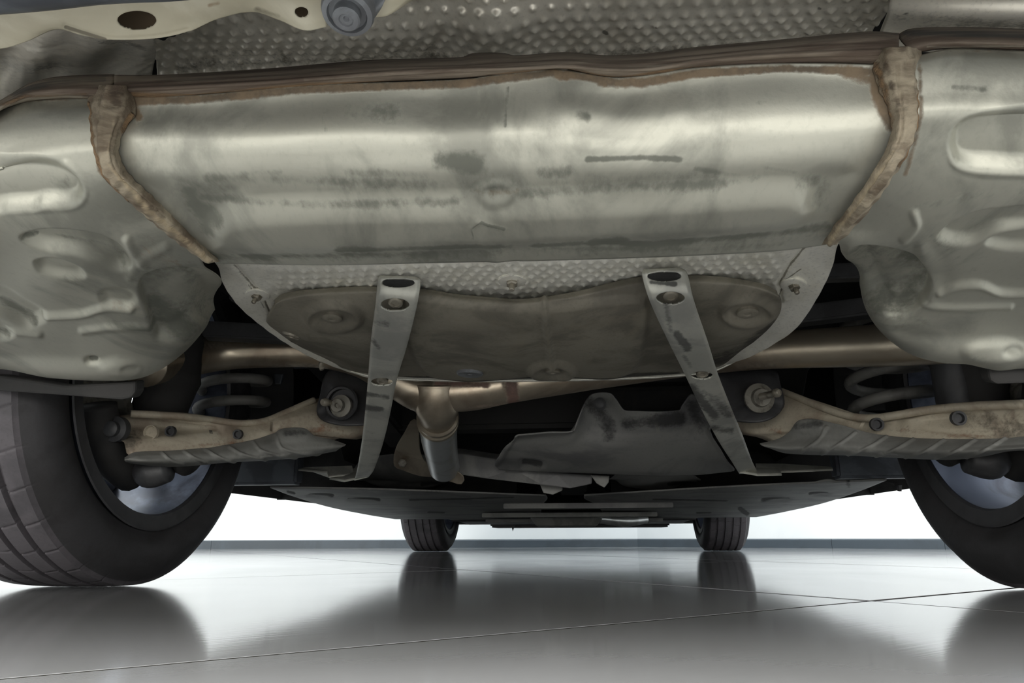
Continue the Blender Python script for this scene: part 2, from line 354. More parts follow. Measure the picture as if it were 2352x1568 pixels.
struct(link('ceiling', mesh([(-7.3, -6.3, 3.2), (6.3, -6.3, 3.2), (6.3, 6.2, 3.2), (-7.3, 6.2, 3.2), (-7.3, -6.3, 3.3), (6.3, -6.3, 3.3), (6.3, 6.2, 3.3), (-7.3, 6.2, 3.3)],
    [(0, 3, 2, 1), (4, 5, 6, 7), (0, 1, 5, 4), (1, 2, 6, 5), (2, 3, 7, 6), (3, 0, 4, 7)]), m_ceil, None, False))
def baseboard(name, a, b, cuts):
    a = np.array(a, float); b = np.array(b, float); d = (b-a)/np.linalg.norm(b-a); n = np.array([d[1], -d[0]])
    L = np.linalg.norm(b-a); ts = [0]+sorted(cuts)+[L]; V = []; F = []
    for t0, t1 in zip(ts[:-1], ts[1:]):
        p, q = a+d*(t0+.001), a+d*(t1-.001); k = len(V)
        for s in (p, q):
            for o_, z in ((.0, 0), (.014, 0), (.014, .050), (.010, .056), (0, .057)): V.append((*(s+n*o_), z))
        for i in range(5): F.append((k+i, k+(i+1) % 5, k+5+(i+1) % 5, k+5+i))
        F.append([k+i for i in range(5)]); F.append([k+5+i for i in range(5)][::-1])
    return struct(link(name, mesh(V, F), m_skirt, None, False))
baseboard('baseboard_front_left', RP[0], RP[1], [2.2, 4.6]); baseboard('baseboard_front_right', RP[1], RP[2], [1.35, 1.95, 4.4])
L0 = _L
# ------------------------------------------------------------------ the car
CAR = bpy.data.objects.new('car', None); sc.collection.objects.link(CAR); CAR.location = tuple(L0)
CAR['label'] = 'parked car seen from beneath its rear, with rusty silver silencer'; CAR['category'] = 'car'
AX = 1.157; WB = 2.75; TR = 1.548/2; WR = .3325; WW = .222
# --- painted body shell with wheel arches, open below
Ys = sorted(set([round(y, 3) for y in np.linspace(.2, 4.70, 120)])); NS = 14; V = []; F = []
def prof(y):
    t = (y-.2)/4.5
    roof = np.interp(y, [.2, .35, .9, 1.5, 2.4, 3.2, 3.7, 4.4, 4.7], [.92, 1.02, 1.10, 1.38, 1.45, 1.30, 1.02, .90, .62])
    hw = .905-.20*max(0, (.5-y)/.3)**2*.6-.35*max(0, (y-4.1)/.6)**2
    zb = np.interp(y, [.2, .3, .8, 1.5, 1.7, 3.3, 4.6, 4.7], [.38, .34, .30, .27, .21, .20, .20, .25])
    for a in (AX, AX+WB):
        d = abs(y-a)
        if d < .37: zb = max(zb, WR+math.sqrt(.37**2-d*d))
    return hw, zb, roof
for y in Ys:
    hw, zb, roof = prof(y); belt = min(.95, roof-.02); top = .62 if roof > 1.12 else .78
    half = [(hw-.02, zb), (hw, zb+.3*(belt-zb)), (hw+.01, zb+.7*(belt-zb)), (hw-.03, belt), (hw*top+.04, max(belt, roof-.10)+.0), (hw*top-.1, roof-.02), (hw*.3, roof)]
    pts = [(-x, z) for x, z in half]+[(x, z) for x, z in half[::-1]]
    V += [(x, y, z) for x, z in pts]
for i in range(len(Ys)-1):
    for j in range(NS-1): F.append((i*NS+j, i*NS+j+1, (i+1)*NS+j+1, (i+1)*NS+j))
F.append(list(range(NS))); F.append([(len(Ys)-1)*NS+j for j in range(NS)][::-1])
o = link('body_shell', mesh(V, F), m_paint, CAR, label='silver painted body'); sm = o.modifiers.new('t', 'SOLIDIFY'); sm.thickness = .012
# --- dark floorpan above everything
def grid3(name, pts, m, thick=.004, label=None):
    P = np.array(pts, float); a, b = P.shape[:2]; idx = np.arange(a*b).reshape(a, b)
    F = np.stack([idx[:-1, :-1], idx[:-1, 1:], idx[1:, 1:], idx[1:, :-1]], -1).reshape(-1, 4)
    o = link(name, mesh(P.reshape(-1, 3), F), m, CAR, label=label); s = o.modifiers.new('t', 'SOLIDIFY'); s.thickness = thick; return o
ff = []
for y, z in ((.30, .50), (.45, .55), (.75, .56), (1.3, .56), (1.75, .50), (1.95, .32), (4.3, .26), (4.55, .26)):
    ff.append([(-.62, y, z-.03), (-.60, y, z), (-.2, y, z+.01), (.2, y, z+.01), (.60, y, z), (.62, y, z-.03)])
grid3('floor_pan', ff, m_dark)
for sx in (-1, 1):                                                # wheel-arch liners
    for a in (AX, AX+WB):
        pp = []
        for t in np.linspace(0, math.pi, 24):
            pp.append([(sx*x, a+.375*math.cos(t), WR+.375*math.sin(t)) for x in (.60, .75, .89)])
        grid3('arch_liner', pp, m_dark)
        if a > 2: grid3('arch_side', [[(sx*.60, a+.375*math.cos(t), WR+.375*math.sin(t)), (sx*.60, a, .56)] for t in np.linspace(0, math.pi, 12)], m_dark)
# ------------------------------------------------------------------ wheels
def make_wheel():
    pr = []     # (x, r) across; inner side +x
    h = WW/2
    pr += [(h*.80, .2414-.006), (h*.86, .2414), (h*.90, .2455), (h*.905, .249), (h*.94, .252), (h*.99, .270), (h*1.0, .285), (h*.97, .300), (h*.90, .314), (h*.80, .324)]
    tread = []
    gro = [-.055, -.0185, .0185, .055]; gw = .0052
    xs = np.linspace(h*.76, -h*.76, 30)
    cross = []
    for x in xs: cross.append(x)
    for g in gro: cross += [g+gw, g+gw*.7, g, g-gw*.7, g-gw]
    cross = sorted(set(np.round(cross, 5)), reverse=True)
    for x in cross:
        r = WR-.0035*(abs(x)/h)**3*1.5
        dg = min(abs(x-g) for g in gro)
        if dg < gw*.85: r -= .0075
        tread.append((x, r))
    n0 = len(pr); pr += tread; n1 = len(pr)
    pr += [(-h*.80, .324), (-h*.90, .314), (-h*.97, .300), (-h*1.0, .285), (-h*.99, .27), (-h*.94, .252), (-h*.905, .249), (-h*.86, .2414), (-h*.80, .2354)]
    SEG = 1152; V = []; F = []; mi = []
    n = len(pr); X = np.array([p[0] for p in pr]); Rr = np.array([p[1] for p in pr])
    for k in range(SEG):
        th = 2*math.pi*k/SEG; r = Rr.copy()
        for q in range(n0, n1):
            x = X[q]; band = sum(x < g for g in gro); 
            ph = (k+int(abs(x)*180)+band*7) % 32
            if band in (0, 4): 
                if (k+int(x*200)) % 32 == 0: r[q] -= .0030
            elif ph == 0: r[q] -= .0022
        c, s = math.cos(th), math.sin(th)
        rr = r
        V += [(X[q], rr[q]*c, rr[q]*s) for q in range(n)]
    for k in range(SEG):
        a, b = k*n, ((k+1) % SEG)*n
        for q in range(n-1): F.append((a+q, a+q+1, b+q+1, b+q)); mi.append(1 if n0-1 <= q < n1 else 0)
    return V, F, mi
TV, TF, TM = make_wheel()
tyre_me = bpy.data.meshes.new('tyre')
tv = np.array(TV); tv[:, 2] = np.maximum(tv[:, 2], -WR+.0016)      # slightly flattened where it carries the car
tyre_me.from_pydata([tuple(p) for p in tv], [], TF); tyre_me.materials.append(m_rub); tyre_me.materials.append(m_tread)
tyre_me.polygons.foreach_set('material_index', TM); tyre_me.polygons.foreach_set('use_smooth', [True]*len(TF)); tyre_me.update()
tyre_me.set_sharp_from_angle(angle=.8)
def rev(prof, seg=96):
    V = []; F = []; n = len(prof)
    for k in range(seg):
        th = 2*math.pi*k/seg; V += [(x, r*math.cos(th), r*math.sin(th)) for x, r in prof]
    for k in range(seg):
        a, b = k*n, ((k+1) % seg)*n
        for q in range(n-1): F.append((a+q, a+q+1, b+q+1, b+q))
    return V, F
h = WW/2
def rawmesh(name, V, F, m, sharp=True):
    me = bpy.data.meshes.new(name); me.from_pydata([tuple(p) for p in V], [], [tuple(f) for f in F]); me.materials.append(m)
    me.polygons.foreach_set('use_smooth', [True]*len(F)); me.update(); me.set_sharp_from_angle(angle=.7); return me
# barrel: closed section (inner lip, drop centre, outer lip) with thickness
bp = [(h*.86, .2195), (h*.84, .2170), (h*.72, .2180), (h*.5, .2190), (-h*.3, .2150), (-h*.75, .2200), (-h*.90, .2400), (-h*.95, .2460),
      (-h*.90, .2475), (-h*.82, .2400), (-h*.70, .2270), (h*.5, .2240), (h*.70, .2260), (h*.80, .2260), (h*.86, .2195)]
barrel_me = rawmesh('rim_barrel', *rev(bp), m_rimin)
# flange ring
lip_me = rawmesh('rim_lip', *rev([(h*.93, .2440), (h*.945, .2415), (h*.93, .2370), (h*.915, .2190), (h*.86, .2165), (h*.86, .2200), (h*.90, .2400), (h*.93, .2440)]), m_cover2)
# spokes: five forked spokes at the outer face
SV = []; SF = []
def add_box(c, dx, dl, dw, ang, off):
    pass
for k in range(5):
    for sg in (-1, 1):
        a0 = 2*math.pi*k/5+.16+sg*.05; a1 = 2*math.pi*k/5+.16+sg*.26; b = len(SV)
        for (r, a, wd, x0, x1) in ((.055, a0, .020, -h*.62, -h*.98), (.13, (a0*1.3+a1*.7)/2, .014, -h*.66, -h*.97), (.226, a1, .016, -h*.70, -h*.92)):
            c, s = math.cos(a), math.sin(a)
            for x, ww in ((x0, wd*.7), (x0, -wd*.7), (x1, -wd), (x1, wd)): SV.append((x, r*c-ww*s, r*s+ww*c))
        for i in range(2):
            for j in range(4): SF.append((b+i*4+j, b+i*4+(j+1) % 4, b+i*4+4+(j+1) % 4, b+i*4+4+j))
        SF += [(b, b+1, b+2, b+3)[::-1], (b+8, b+9, b+10, b+11)]
spoke_me = rawmesh('rim_spokes', SV, SF, m_rim)
hub_me = rawmesh('wheel_hub', *rev([(-h*.95, .002), (-h*.95, .060), (-h*.5, .075), (-h*.40, .080), (-h*.2, .080), (-h*.2, .002)], 40), m_boltd)
disc_me = rawmesh('brake_disc', *rev([(.0, .05), (.0, .150), (.010, .1505), (.012, .146), (.016, .146), (.018, .1505), (.028, .150), (.028, .075), (.06, .07), (.06, .05)], 64), m_boltd)
def wheel(sx, y, lab, steer=0):
    e = bpy.data.objects.new('wheel', None); sc.collection.objects.link(e); e.parent = CAR
    e.location = Vector((sx*TR, y, WR)) - Vector(L0); e['label'] = lab
    e.rotation_euler = (0, 0, (0 if sx < 0 else math.pi)+steer)
    for nm, me in (('tyre', tyre_me), ('rim_barrel', barrel_me), ('rim_lip', lip_me), ('rim_spokes', spoke_me), ('wheel_hub', hub_me), ('brake_disc', disc_me)):
        o = bpy.data.objects.new(nm, me); sc.collection.objects.link(o); o.parent = e
        if nm == 'tyre': o['label'] = 'black rubber tyre with circumferential grooves'
    return e
wheel(-1, AX, 'large near wheel at the left edge, black tyre and open rim')
wheel(1, AX, 'large near wheel at the right edge, tyre cut by the frame')
wheel(-1, AX+WB, 'small distant front wheel left of centre', -.02)
wheel(1, AX+WB, 'small distant front wheel right of centre', -.02)
# ------------------------------------------------------------------ underbody
def group(name, label, parent=None):
    e = bpy.data.objects.new(name, None); sc.collection.objects.link(e); e.parent = parent or CAR
    if label: e['label'] = label
    return e
def row(pts, Y): return [(u, v, Y) if np.isscalar(Y) else (u, v, y) for (u, v), y in zip(pts, [Y]*len(pts) if np.isscalar(Y) else Y)]
# ---- rear silencer: centre shell
sil = group('rear_silencer', 'wide stamped silver exhaust silencer with rusty seams')
seamL_r = [(300, 215), (308, 262), (290, 290), (276, 335), (292, 392), (345, 450), (420, 530), (500, 600)]
c_rows = [
    row([(255, 222), (450, 218), (700, 196), (1060, 182), (1270, 158), (1420, 178), (1600, 155), (1800, 145), (2085, 150)], .432),
    row([(250, 262), (450, 250), (700, 238), (1060, 225), (1270, 212), (1420, 220), (1600, 200), (1800, 185), (2090, 185)], .4355),
    row([(245, 303), (450, 300), (700, 294), (1060, 284), (1270, 278), (1480, 284), (1600, 262), (1800, 246), (2095, 236)], .4362),
    row([(245, 328), (450, 325), (700, 320), (1060, 312), (1270, 308), (1480, 318), (1620, 300), (1800, 280), (2090, 262)], .4381),
    row([(255, 362), (450, 358), (700, 354), (1060, 346), (1270, 344), (1480, 356), (1640, 334), (1800, 322), (2080, 305)], .4436),
    row([(290, 410), (450, 408), (700, 404), (1060, 400), (1270, 396), (1480, 402), (1640, 386), (1800, 376), (2055, 360)], .4573),
    row([(345, 470), (520, 468), (760, 466), (1060, 460), (1270, 458), (1480, 452), (1640, 445), (1800, 438), (2000, 430)], .486),
    row([(420, 540), (600, 540), (800, 540), (1060, 536), (1270, 532), (1480, 526), (1640, 520), (1800, 512), (1945, 500)], .531),
    row([(480, 590), (660, 590), (840, 590), (1060, 586), (1270, 580), (1480, 574), (1640, 566), (1800, 558), (1915, 548)], .572),
    row([(500, 605), (680, 608), (850, 607), (1060, 604), (1270, 598), (1480, 592), (1640, 584), (1800, 575), (1905, 562)], .588)]
rib = [(520, 490), (620, 470), (1000, 462), (1400, 450), (1780, 428), (1850, 440), (1865, 475), (1810, 510), (1500, 535), (1000, 560), (600, 572), (500, 560), (490, 520)]
cfeat = [('plate', rib, 30, .0100), ('ridge', [(1270, 290), (1480, 330), (1640, 300)], 60, -.0010), ('plate', ell(1140, 438, 46, 22), 9, .0022), ('plate', ell(1140, 434, 26, 10), 8, -.0012),
         ('ridge', [(1120, 180), (1128, 300), (1128, 460), (1118, 540), (1140, 600)], 26, .0009), ('ridge', [(1180, 190), (1180, 320), (1185, 600)], 20, -.0006),
         ('ridge', [(1300, 262), (1420, 268), (1560, 256)], 55, .0016), ('plate', [(330, 420), (430, 430), (560, 430), (470, 500), (400, 480)], 30, -.002),
         ('plate', [(1880, 400), (1960, 400), (1920, 450), (1870, 490), (1850, 440)], 26, -.003),
         ('ridge', [(1092, 530), (1086, 500), (1105, 486), (1160, 503)], 7, .0007),
         ('fn', lambda U, V, P: .0006*np.sin(U*.011+V*.02)*np.sin(V*.017+U*.004))]
cst = [('dirt', [(420, 425), (800, 428), (1100, 425), (1500, 412), (1860, 395)], 44, 0.34), ('dirt', [(470, 588), (900, 590), (1300, 575), (1880, 545)], 33, 0.42), ('dirt', [(430, 440), (480, 520)], 35, 0.51), ('rust', [(300, 232), (450, 228), (700, 205), (1060, 192), (1270, 166), (1300, 176)], 22, .8), ('rust', [(1300, 170), (1420, 190), (1500, 186), (1600, 168), (1800, 158), (2010, 165)], 20, .8), ('rust', [(1380, 190), (1480, 192)], 22, .7),
       ('rust', [(300, 240), (318, 268)], 24, .7), ('rust', [(2005, 165), (2020, 230), (2045, 290)], 30, .75), ('rust', [(1930, 160), (2010, 185)], 34, .6), ('rust', [(1095, 436), (1190, 436)], 14, .42),
       ('dirt', [(810, 258), (900, 262)], 62, 0.61), ('dirt', [(1010, 372), (1090, 380)], 51, 0.63), ('dirt', [(480, 408), (700, 414), (1000, 425)], 35, 0.51), ('dirt', [(800, 395), (980, 400)], 30, 0.44),
       ('dirt', [(460, 458), (800, 460), (1050, 455)], 19, 0.49), ('dirt', [(560, 585), (760, 580), (1000, 585)], 35, 0.54), ('dirt', [(780, 555), (1100, 552), (1170, 560)], 24, 0.63), ('dirt', [(1230, 556), (1380, 545), (1500, 560), (1640, 545), (1900, 520)], 30, 0.68),
       ('dirt', [(1360, 545), (1430, 538)], 35, 0.81), ('dirt', [(1250, 570), (1600, 572), (1800, 560)], 22, 0.51), ('dirt', [(1240, 400), (1300, 398)], 40, 0.54), ('dirt', [(1350, 366), (1480, 362), (1560, 366)], 14, 0.73), ('dirt', [(1200, 440), (1400, 430), (1640, 418), (1780, 400)], 24, 0.54),
       ('dirt', [(1760, 385), (1830, 396)], 16, 0.61), ('dirt', [(1600, 388), (1700, 402)], 16, 0.51), ('dirt', [(1840, 415), (1895, 430), (1880, 470)], 46, 0.61), ('dirt', [(560, 400), (640, 395)], 30, 0.51), ('dirt', [(440, 470), (500, 500)], 35, 0.51), ('dirt', [(1166, 200), (1160, 290)], 9, 0.55),
       ('dirt', [(1740, 235), (1800, 236)], 19, 0.49), ('dirt', [(1330, 262), (1350, 270)], 22, 0.46), ('dirt', [(740, 270), (750, 300)], 14, 0.49), ('dirt', [(1088, 525), (1086, 500), (1105, 487)], 5, 0.73), ('dirt', [(1108, 486), (1160, 502)], 7, 0.95),
       ('pale', [(1100, 205), (1110, 600)], 16, .33), ('pale', [(840, 395), (870, 400)], 30, .34), ('pale', [(930, 390), (1020, 400)], 26, .34), ('pale', [(1400, 370), (1460, 385), (1640, 390)], 24, .30), ('pale', [(980, 560), (1160, 480)], 30, .25)]
sheet('centre_shell', c_rows, m_sil, sil, 300, 130, .0014, cfeat, cst)
# ---- top flange of the centre shell, rusty folded lip
f_rows = [
    row([(262, 172), (360, 172), (600, 158), (860, 137), (1060, 131), (1085, 122), (1160, 122), (1180, 127), (1300, 120), (1400, 127), (1500, 121), (1600, 108), (1800, 90), (2000, 72), (2065, 76)], .446),
    row([(262, 182), (360, 181), (600, 168), (860, 148), (1060, 142), (1110, 138), (1160, 138), (1200, 138), (1300, 130), (1400, 137), (1500, 131), (1600, 117), (1800, 99), (2000, 81), (2065, 86)], .430),
    row([(262, 198), (360, 197), (600, 184), (860, 164), (1060, 156), (1110, 152), (1160, 152), (1200, 152), (1300, 144), (1400, 153), (1500, 148), (1600, 136), (1800, 118), (2000, 105), (2065, 108)], .4245),
    row([(262, 212), (360, 211), (600, 198), (860, 178), (1060, 170), (1110, 166), (1160, 164), (1200, 162), (1300, 155), (1400, 166), (1500, 162), (1600, 148), (1800, 133), (2000, 128), (2065, 130)], .426),
    row([(262, 222), (360, 226), (600, 207), (860, 189), (1060, 180), (1110, 176), (1160, 172), (1200, 168), (1300, 162), (1400, 178), (1500, 174), (1600, 158), (1800, 146), (2000, 148), (2065, 150)], .434)]
sheet('centre_flange', f_rows, m_flange, sil, 240, 34, .0014, [('ridge', [(300, 206), (600, 190), (860, 170), (1060, 160), (1200, 158), (1300, 152), (1400, 162), (1500, 158), (1600, 142), (1800, 126), (2040, 116)], 7, .0012),
      ('ridge', [(300, 188), (600, 172), (860, 152), (1060, 146), (1300, 134), (1400, 142), (1600, 123), (1800, 105), (2040, 92)], 6, -.0008), ('ridge', [(300, 214), (600, 199), (860, 180), (1060, 170), (1300, 160), (1500, 167), (1600, 153), (1800, 138), (2040, 130)], 6, -.0010)],
      [('rust', [(300, 220), (450, 222), (700, 199), (1060, 185), (1290, 164), (1420, 182), (1600, 162), (1800, 152), (2010, 160)], 14, .75), ('pale', [(700, 185), (1060, 162)], 6, .32), ('pale', [(1480, 155), (1600, 140), (1800, 122), (2000, 112)], 5, .35)])  # thin pale strokes paint the highlight along the lip
# ---- weld seams
def seam(cl, cr_, Ys, extra=()):
    mid = [((a[0]+b[0])/2, (a[1]+b[1])/2) for a, b in zip(cl, cr_)]
    q1 = [(a[0]*.72+b[0]*.28, a[1]*.72+b[1]*.28) for a, b in zip(cl, cr_)]; q3 = [(a[0]*.28+b[0]*.72, a[1]*.28+b[1]*.72) for a, b in zip(cl, cr_)]
    return [row(cl, [y+.004 for y in Ys]), row(q1, [y-.006 for y in Ys]), row(mid, [y-.008 for y in Ys]), row(q3, [y-.006 for y in Ys]), row(cr_, [y+.004 for y in Ys])]
rngs = np.random.RandomState(5)
def rough(a):
    return ('fn', lambda U, V, P: a*(np.sin(U*.21+V*.05)+np.sin(U*.11-V*.13+2)+np.sin(V*.23+U*.07))/3)
lY = [.426, .430, .4322, .4345, .4480, .4700, .5020, .5400, .5740]
lL = [(226, 196), (200, 232), (206, 298), (214, 348), (238, 408), (285, 455), (345, 508), (410, 560), (474, 604)]
lR = [(300, 196), (312, 258), (288, 298), (274, 345), (294, 396), (345, 446), (402, 500), (458, 553), (506, 600)]
sheet('weld_seam', seam(lL, lR, lY), m_rust, sil, 200, 40, .0014, [('ridge', [(255, 200), (232, 300), (245, 395), (330, 480), (480, 598)], 9, .0022), ('ridge', [(275, 270), (256, 340), (272, 400), (380, 500)], 7, -.0015), rough(.0008), ('plate', ell(262, 232, 36, 42), 18, .002)],
      [('rust', [(200, 240), (210, 330), (235, 400), (290, 458)], 14, .8), ('rust', [(300, 265), (285, 300)], 16, .7), ('pale', [(250, 380), (340, 480), (480, 595)], 14, .5), ('pale', [(262, 280), (246, 360)], 12, .36), ('dirt', [(265, 195), (270, 240)], 26, .5)], label='rusty folded weld seam on the left')
rY = [.426, .430, .4325, .4345, .4440, .4620, .4960, .5350, .5720]
rR = [(2118, 110), (2120, 160), (2118, 240), (2108, 295), (2090, 345), (2050, 410), (2000, 480), (1955, 530), (1922, 562)]
rL = [(2010, 110), (2006, 170), (2038, 250), (2046, 295), (2030, 350), (1998, 405), (1950, 475), (1915, 520), (1886, 562)]
sheet('weld_seam', seam(rL, rR, rY), m_rust, sil, 200, 40, .0014, [('ridge', [(2090, 140), (2095, 300), (2050, 385), (1990, 470), (1905, 560)], 8, .0022), ('ridge', [(2060, 150), (2072, 300), (2030, 380), (1950, 490)], 7, -.0015), rough(.0008), ('plate', ell(2062, 122, 36, 34), 16, .002)],
      [('rust', [(2012, 150), (2030, 200), (2045, 290)], 20, .6), ('rust', [(2116, 170), (2110, 300), (2070, 380)], 14, .8), ('dirt', [(2035, 150), (2062, 240)], 22, .5), ('dirt', [(2066, 90), (2070, 120)], 24, .45), ('pale', [(2050, 350), (1960, 480), (1900, 560)], 14, .5)], label='rusty folded weld seam on the right')
# ---- left side chamber
lr = [
    row([(-420, 330), (-160, 300), (0, 252), (60, 232), (150, 226), (230, 224)], .438),
    row([(-420, 350), (-160, 330), (0, 282), (60, 262), (150, 254), (236, 250)], .4335),
    row([(-420, 420), (-160, 385), (0, 345), (80, 328), (160, 318), (246, 312)], .4365),
    row([(-420, 470), (-160, 430), (0, 390), (80, 372), (160, 360), (252, 352)], .4410),
    row([(-420, 530), (-160, 500), (0, 462), (90, 446), (190, 436), (285, 420)], .462),
    row([(-420, 600), (-160, 580), (0, 545), (110, 530), (240, 510), (360, 486)], .500),
    row([(-420, 660), (-160, 645), (0, 615), (130, 606), (290, 580), (440, 560)], .548),
    row([(-420, 700), (-160, 690), (0, 668), (140, 664), (300, 634), (466, 606)], [.592, .592, .592, .592, .592, .592]),
    row([(-420, 745), (-160, 735), (0, 722), (150, 716), (300, 690), (345, 640), (400, 617), (470, 614)], [.640, .640, .640, .640, .632, .610, .606, .612]),
    row([(-420, 790), (-160, 785), (0, 772), (150, 766), (320, 752), (420, 690), (470, 660), (506, 640)], [.690, .690, .690, .690, .685, .680, .69, .72]),
    row([(-420, 835), (-160, 830), (0, 812), (150, 815), (300, 818), (400, 790), (468, 730), (508, 668)], [.745, .745, .745, .745, .745, .75, .76, .79]),
    row([(-420, 880), (-160, 865), (0, 846), (120, 868), (240, 876), (340, 862), (430, 806), (500, 716)], [.80, .80, .80, .80, .80, .81, .83, .86]),
    row([(-420, 870), (-160, 855), (0, 838), (120, 858), (240, 866), (340, 852), (424, 800), (494, 712)], [.85, .85, .85, .85, .85, .86, .87, .89])]
lf = [('plate', [(-120, 380), (40, 368), (120, 378), (172, 412), (184, 445), (160, 466), (100, 466), (70, 474), (-120, 474)], 17, -.0100), ('ridge', [(150, 380), (184, 425), (180, 462), (110, 474), (20, 478)], 20, .0016),
      ('plate', [(52, 548), (110, 534), (210, 542), (272, 566), (296, 606), (270, 618), (190, 584), (100, 570)], 10, -.0095), ('plate', [(84, 604), (130, 600), (182, 618), (190, 634), (140, 634), (95, 622)], 9, -.0070),
      ('ridge', [(292, 550), (305, 575), (334, 612)], 15, .0030), ('ridge', [(100, 728), (190, 722), (240, 706), (300, 708)], 13, .0050), ('plate', [(235, 672), (290, 668), (312, 686), (300, 702), (245, 700)], 10, -.005),
      ('ridge', [(190, 760), (260, 750), (345, 748)], 13, .0030), ('plate', [(-60, 655), (0, 660), (50, 690), (100, 728), (60, 745), (0, 715), (-60, 700)], 14, -.008), ('ridge', [(20, 760), (90, 768)], 12, .003), ('plate', [(-60, 745), (0, 748), (30, 765), (0, 778), (-60, 770)], 9, -.006),
      ('plate', ell(212, 829, 17, 9), 5, -.005), ('plate', ell(275, 845, 42, 20), 14, .0045), ('plate', ell(300, 846, 18, 9), 7, -.004), ('ridge', [(300, 634), (325, 600), (380, 570)], 20, .002), ('plate', [(330, 650), (400, 626), (490, 640), (505, 700), (440, 760), (370, 780), (345, 720)], 13, -.016),
      ('fn', lambda U, V, P: .0013*np.sin(U*.017+V*.012)*np.sin(V*.021-U*.006)*np.clip((V-480)/100, 0, 1))]
ls = [('rust', [(214, 240), (216, 300), (230, 390), (300, 460)], 15, .62), ('rust', [(0, 246), (60, 230), (200, 226)], 12, .45), ('rust', [(340, 560), (400, 600)], 55, .36), ('dirt', [(80, 556), (50, 552)], 10, .7), ('dirt', [(250, 560), (300, 640)], 20, .4), ('dirt', [(340, 640), (440, 640), (480, 690), (420, 760), (370, 720)], 60, .52),  # widest dark stroke paints the recessed inner face's shade into the colour
      ('dirt', [(0, 700), (80, 745)], 20, .7), ('dirt', [(-50, 756), (20, 772)], 14, .75), ('dirt', [(250, 740), (400, 760)], 16, .5), ('dirt', [(40, 420), (140, 430)], 44, .34), ('pale', [(60, 840), (200, 860), (330, 850)], 30, .40), ('pale', [(-80, 800), (60, 800)], 30, .36), ('pale', [(120, 790), (250, 795)], 14, .36), ('pale', [(0, 520), (10, 640)], 60, .3), ('pale', [(0, 690), (70, 750)], 20, .4),
      ('dirt', [(120, 560), (230, 575), (290, 600)], 10, .4), ('rust', [(262, 700), (320, 708)], 20, .36), ('dirt', [(150, 640), (230, 680)], 22, .4), ('dirt', [(205, 829), (215, 829)], 14, .9)]  # last dark dot fills the small round dent
sheet('side_chamber', lr, m_sil, sil, 230, 220, .0014, lf, ls, label='left end of the silencer, stamped with dished recesses')
# ---- right side chamber
rr = [
    row([(2098, 130), (2180, 112), (2352, 116), (2700, 130)], .432),
    row([(2100, 150), (2180, 132), (2352, 138), (2700, 150)], .4285),
    row([(2104, 216), (2200, 208), (2352, 212), (2700, 220)], .4315),
    row([(2100, 262), (2200, 256), (2352, 260), (2700, 268)], .4345),
    row([(2095, 300), (2200, 300), (2352, 306), (2700, 312)], .4460),
    row([(2060, 380), (2200, 385), (2352, 392), (2700, 400)], .474),
    row([(2005, 455), (2160, 468), (2352, 475), (2700, 485)], .512),
    row([(1955, 520), (2120, 540), (2352, 550), (2700, 560)], .560),
    row([(1925, 556), (1960, 568), (2060, 572), (2130, 584), (2200, 596), (2352, 604), (2700, 612)], [.590, .592, .60, .60, .60, .60, .60]),
    row([(1928, 560), (1985, 585), (2060, 590), (2125, 614), (2200, 645), (2352, 655), (2700, 665)], [.62, .63, .64, .64, .645, .65, .65]),
    row([(1934, 580), (2000, 620), (2060, 650), (2125, 690), (2200, 706), (2352, 712), (2700, 720)], [.70, .69, .69, .69, .695, .70, .70]),
    row([(1962, 620), (1985, 690), (2030, 740), (2090, 762), (2180, 766), (2352, 770), (2700, 776)], [.77, .76, .745, .745, .745, .75, .75]),
    row([(1972, 660), (1990, 715), (2035, 775), (2090, 815), (2160, 832), (2225, 836), (2290, 850), (2352, 846), (2700, 850)], [.83, .82, .80, .80, .80, .80, .80, .80, .80]),
    row([(1976, 656), (1998, 712), (2042, 770), (2094, 806), (2160, 822), (2225, 826), (2290, 840), (2352, 836), (2700, 840)], [.88, .88, .88, .88, .88, .88, .88, .88, .88])]
rf = [('plate', [(2188, 330), (2210, 290), (2270, 268), (2400, 252), (2500, 260), (2500, 392), (2400, 388), (2280, 382), (2205, 372)], 17, -.0100), ('ridge', [(2192, 320), (2196, 372), (2250, 392), (2352, 396)], 20, .0016),
      ('plate', [(2160, 545), (2190, 515), (2260, 490), (2420, 480), (2420, 520), (2300, 530), (2220, 560)], 10, -.009), ('plate', [(2270, 560), (2320, 540), (2420, 535), (2420, 560), (2330, 572)], 10, -.006), ('ridge', [(2100, 490), (2105, 515), (2078, 548)], 15, .0030),
      ('ridge', [(2160, 668), (2200, 655), (2250, 654), (2300, 672), (2400, 668)], 14, .0050), ('ridge', [(2080, 682), (2150, 702), (2320, 704)], 12, .0028), ('plate', [(2115, 560), (2150, 590), (2160, 640), (2140, 690), (2120, 650)], 18, .004),
      ('plate', [(1960, 580), (2060, 582), (2120, 612), (2130, 670), (2070, 720), (2010, 700), (1975, 640)], 14, -.015), ('plate', ell(2280, 808, 66, 26), 15, .005), ('plate', ell(2325, 806, 22, 12), 8, -.004),
      ('fn', lambda U, V, P: .0013*np.sin(U*.015+V*.014)*np.sin(V*.019-U*.007)*np.clip((V-430)/100, 0, 1))]
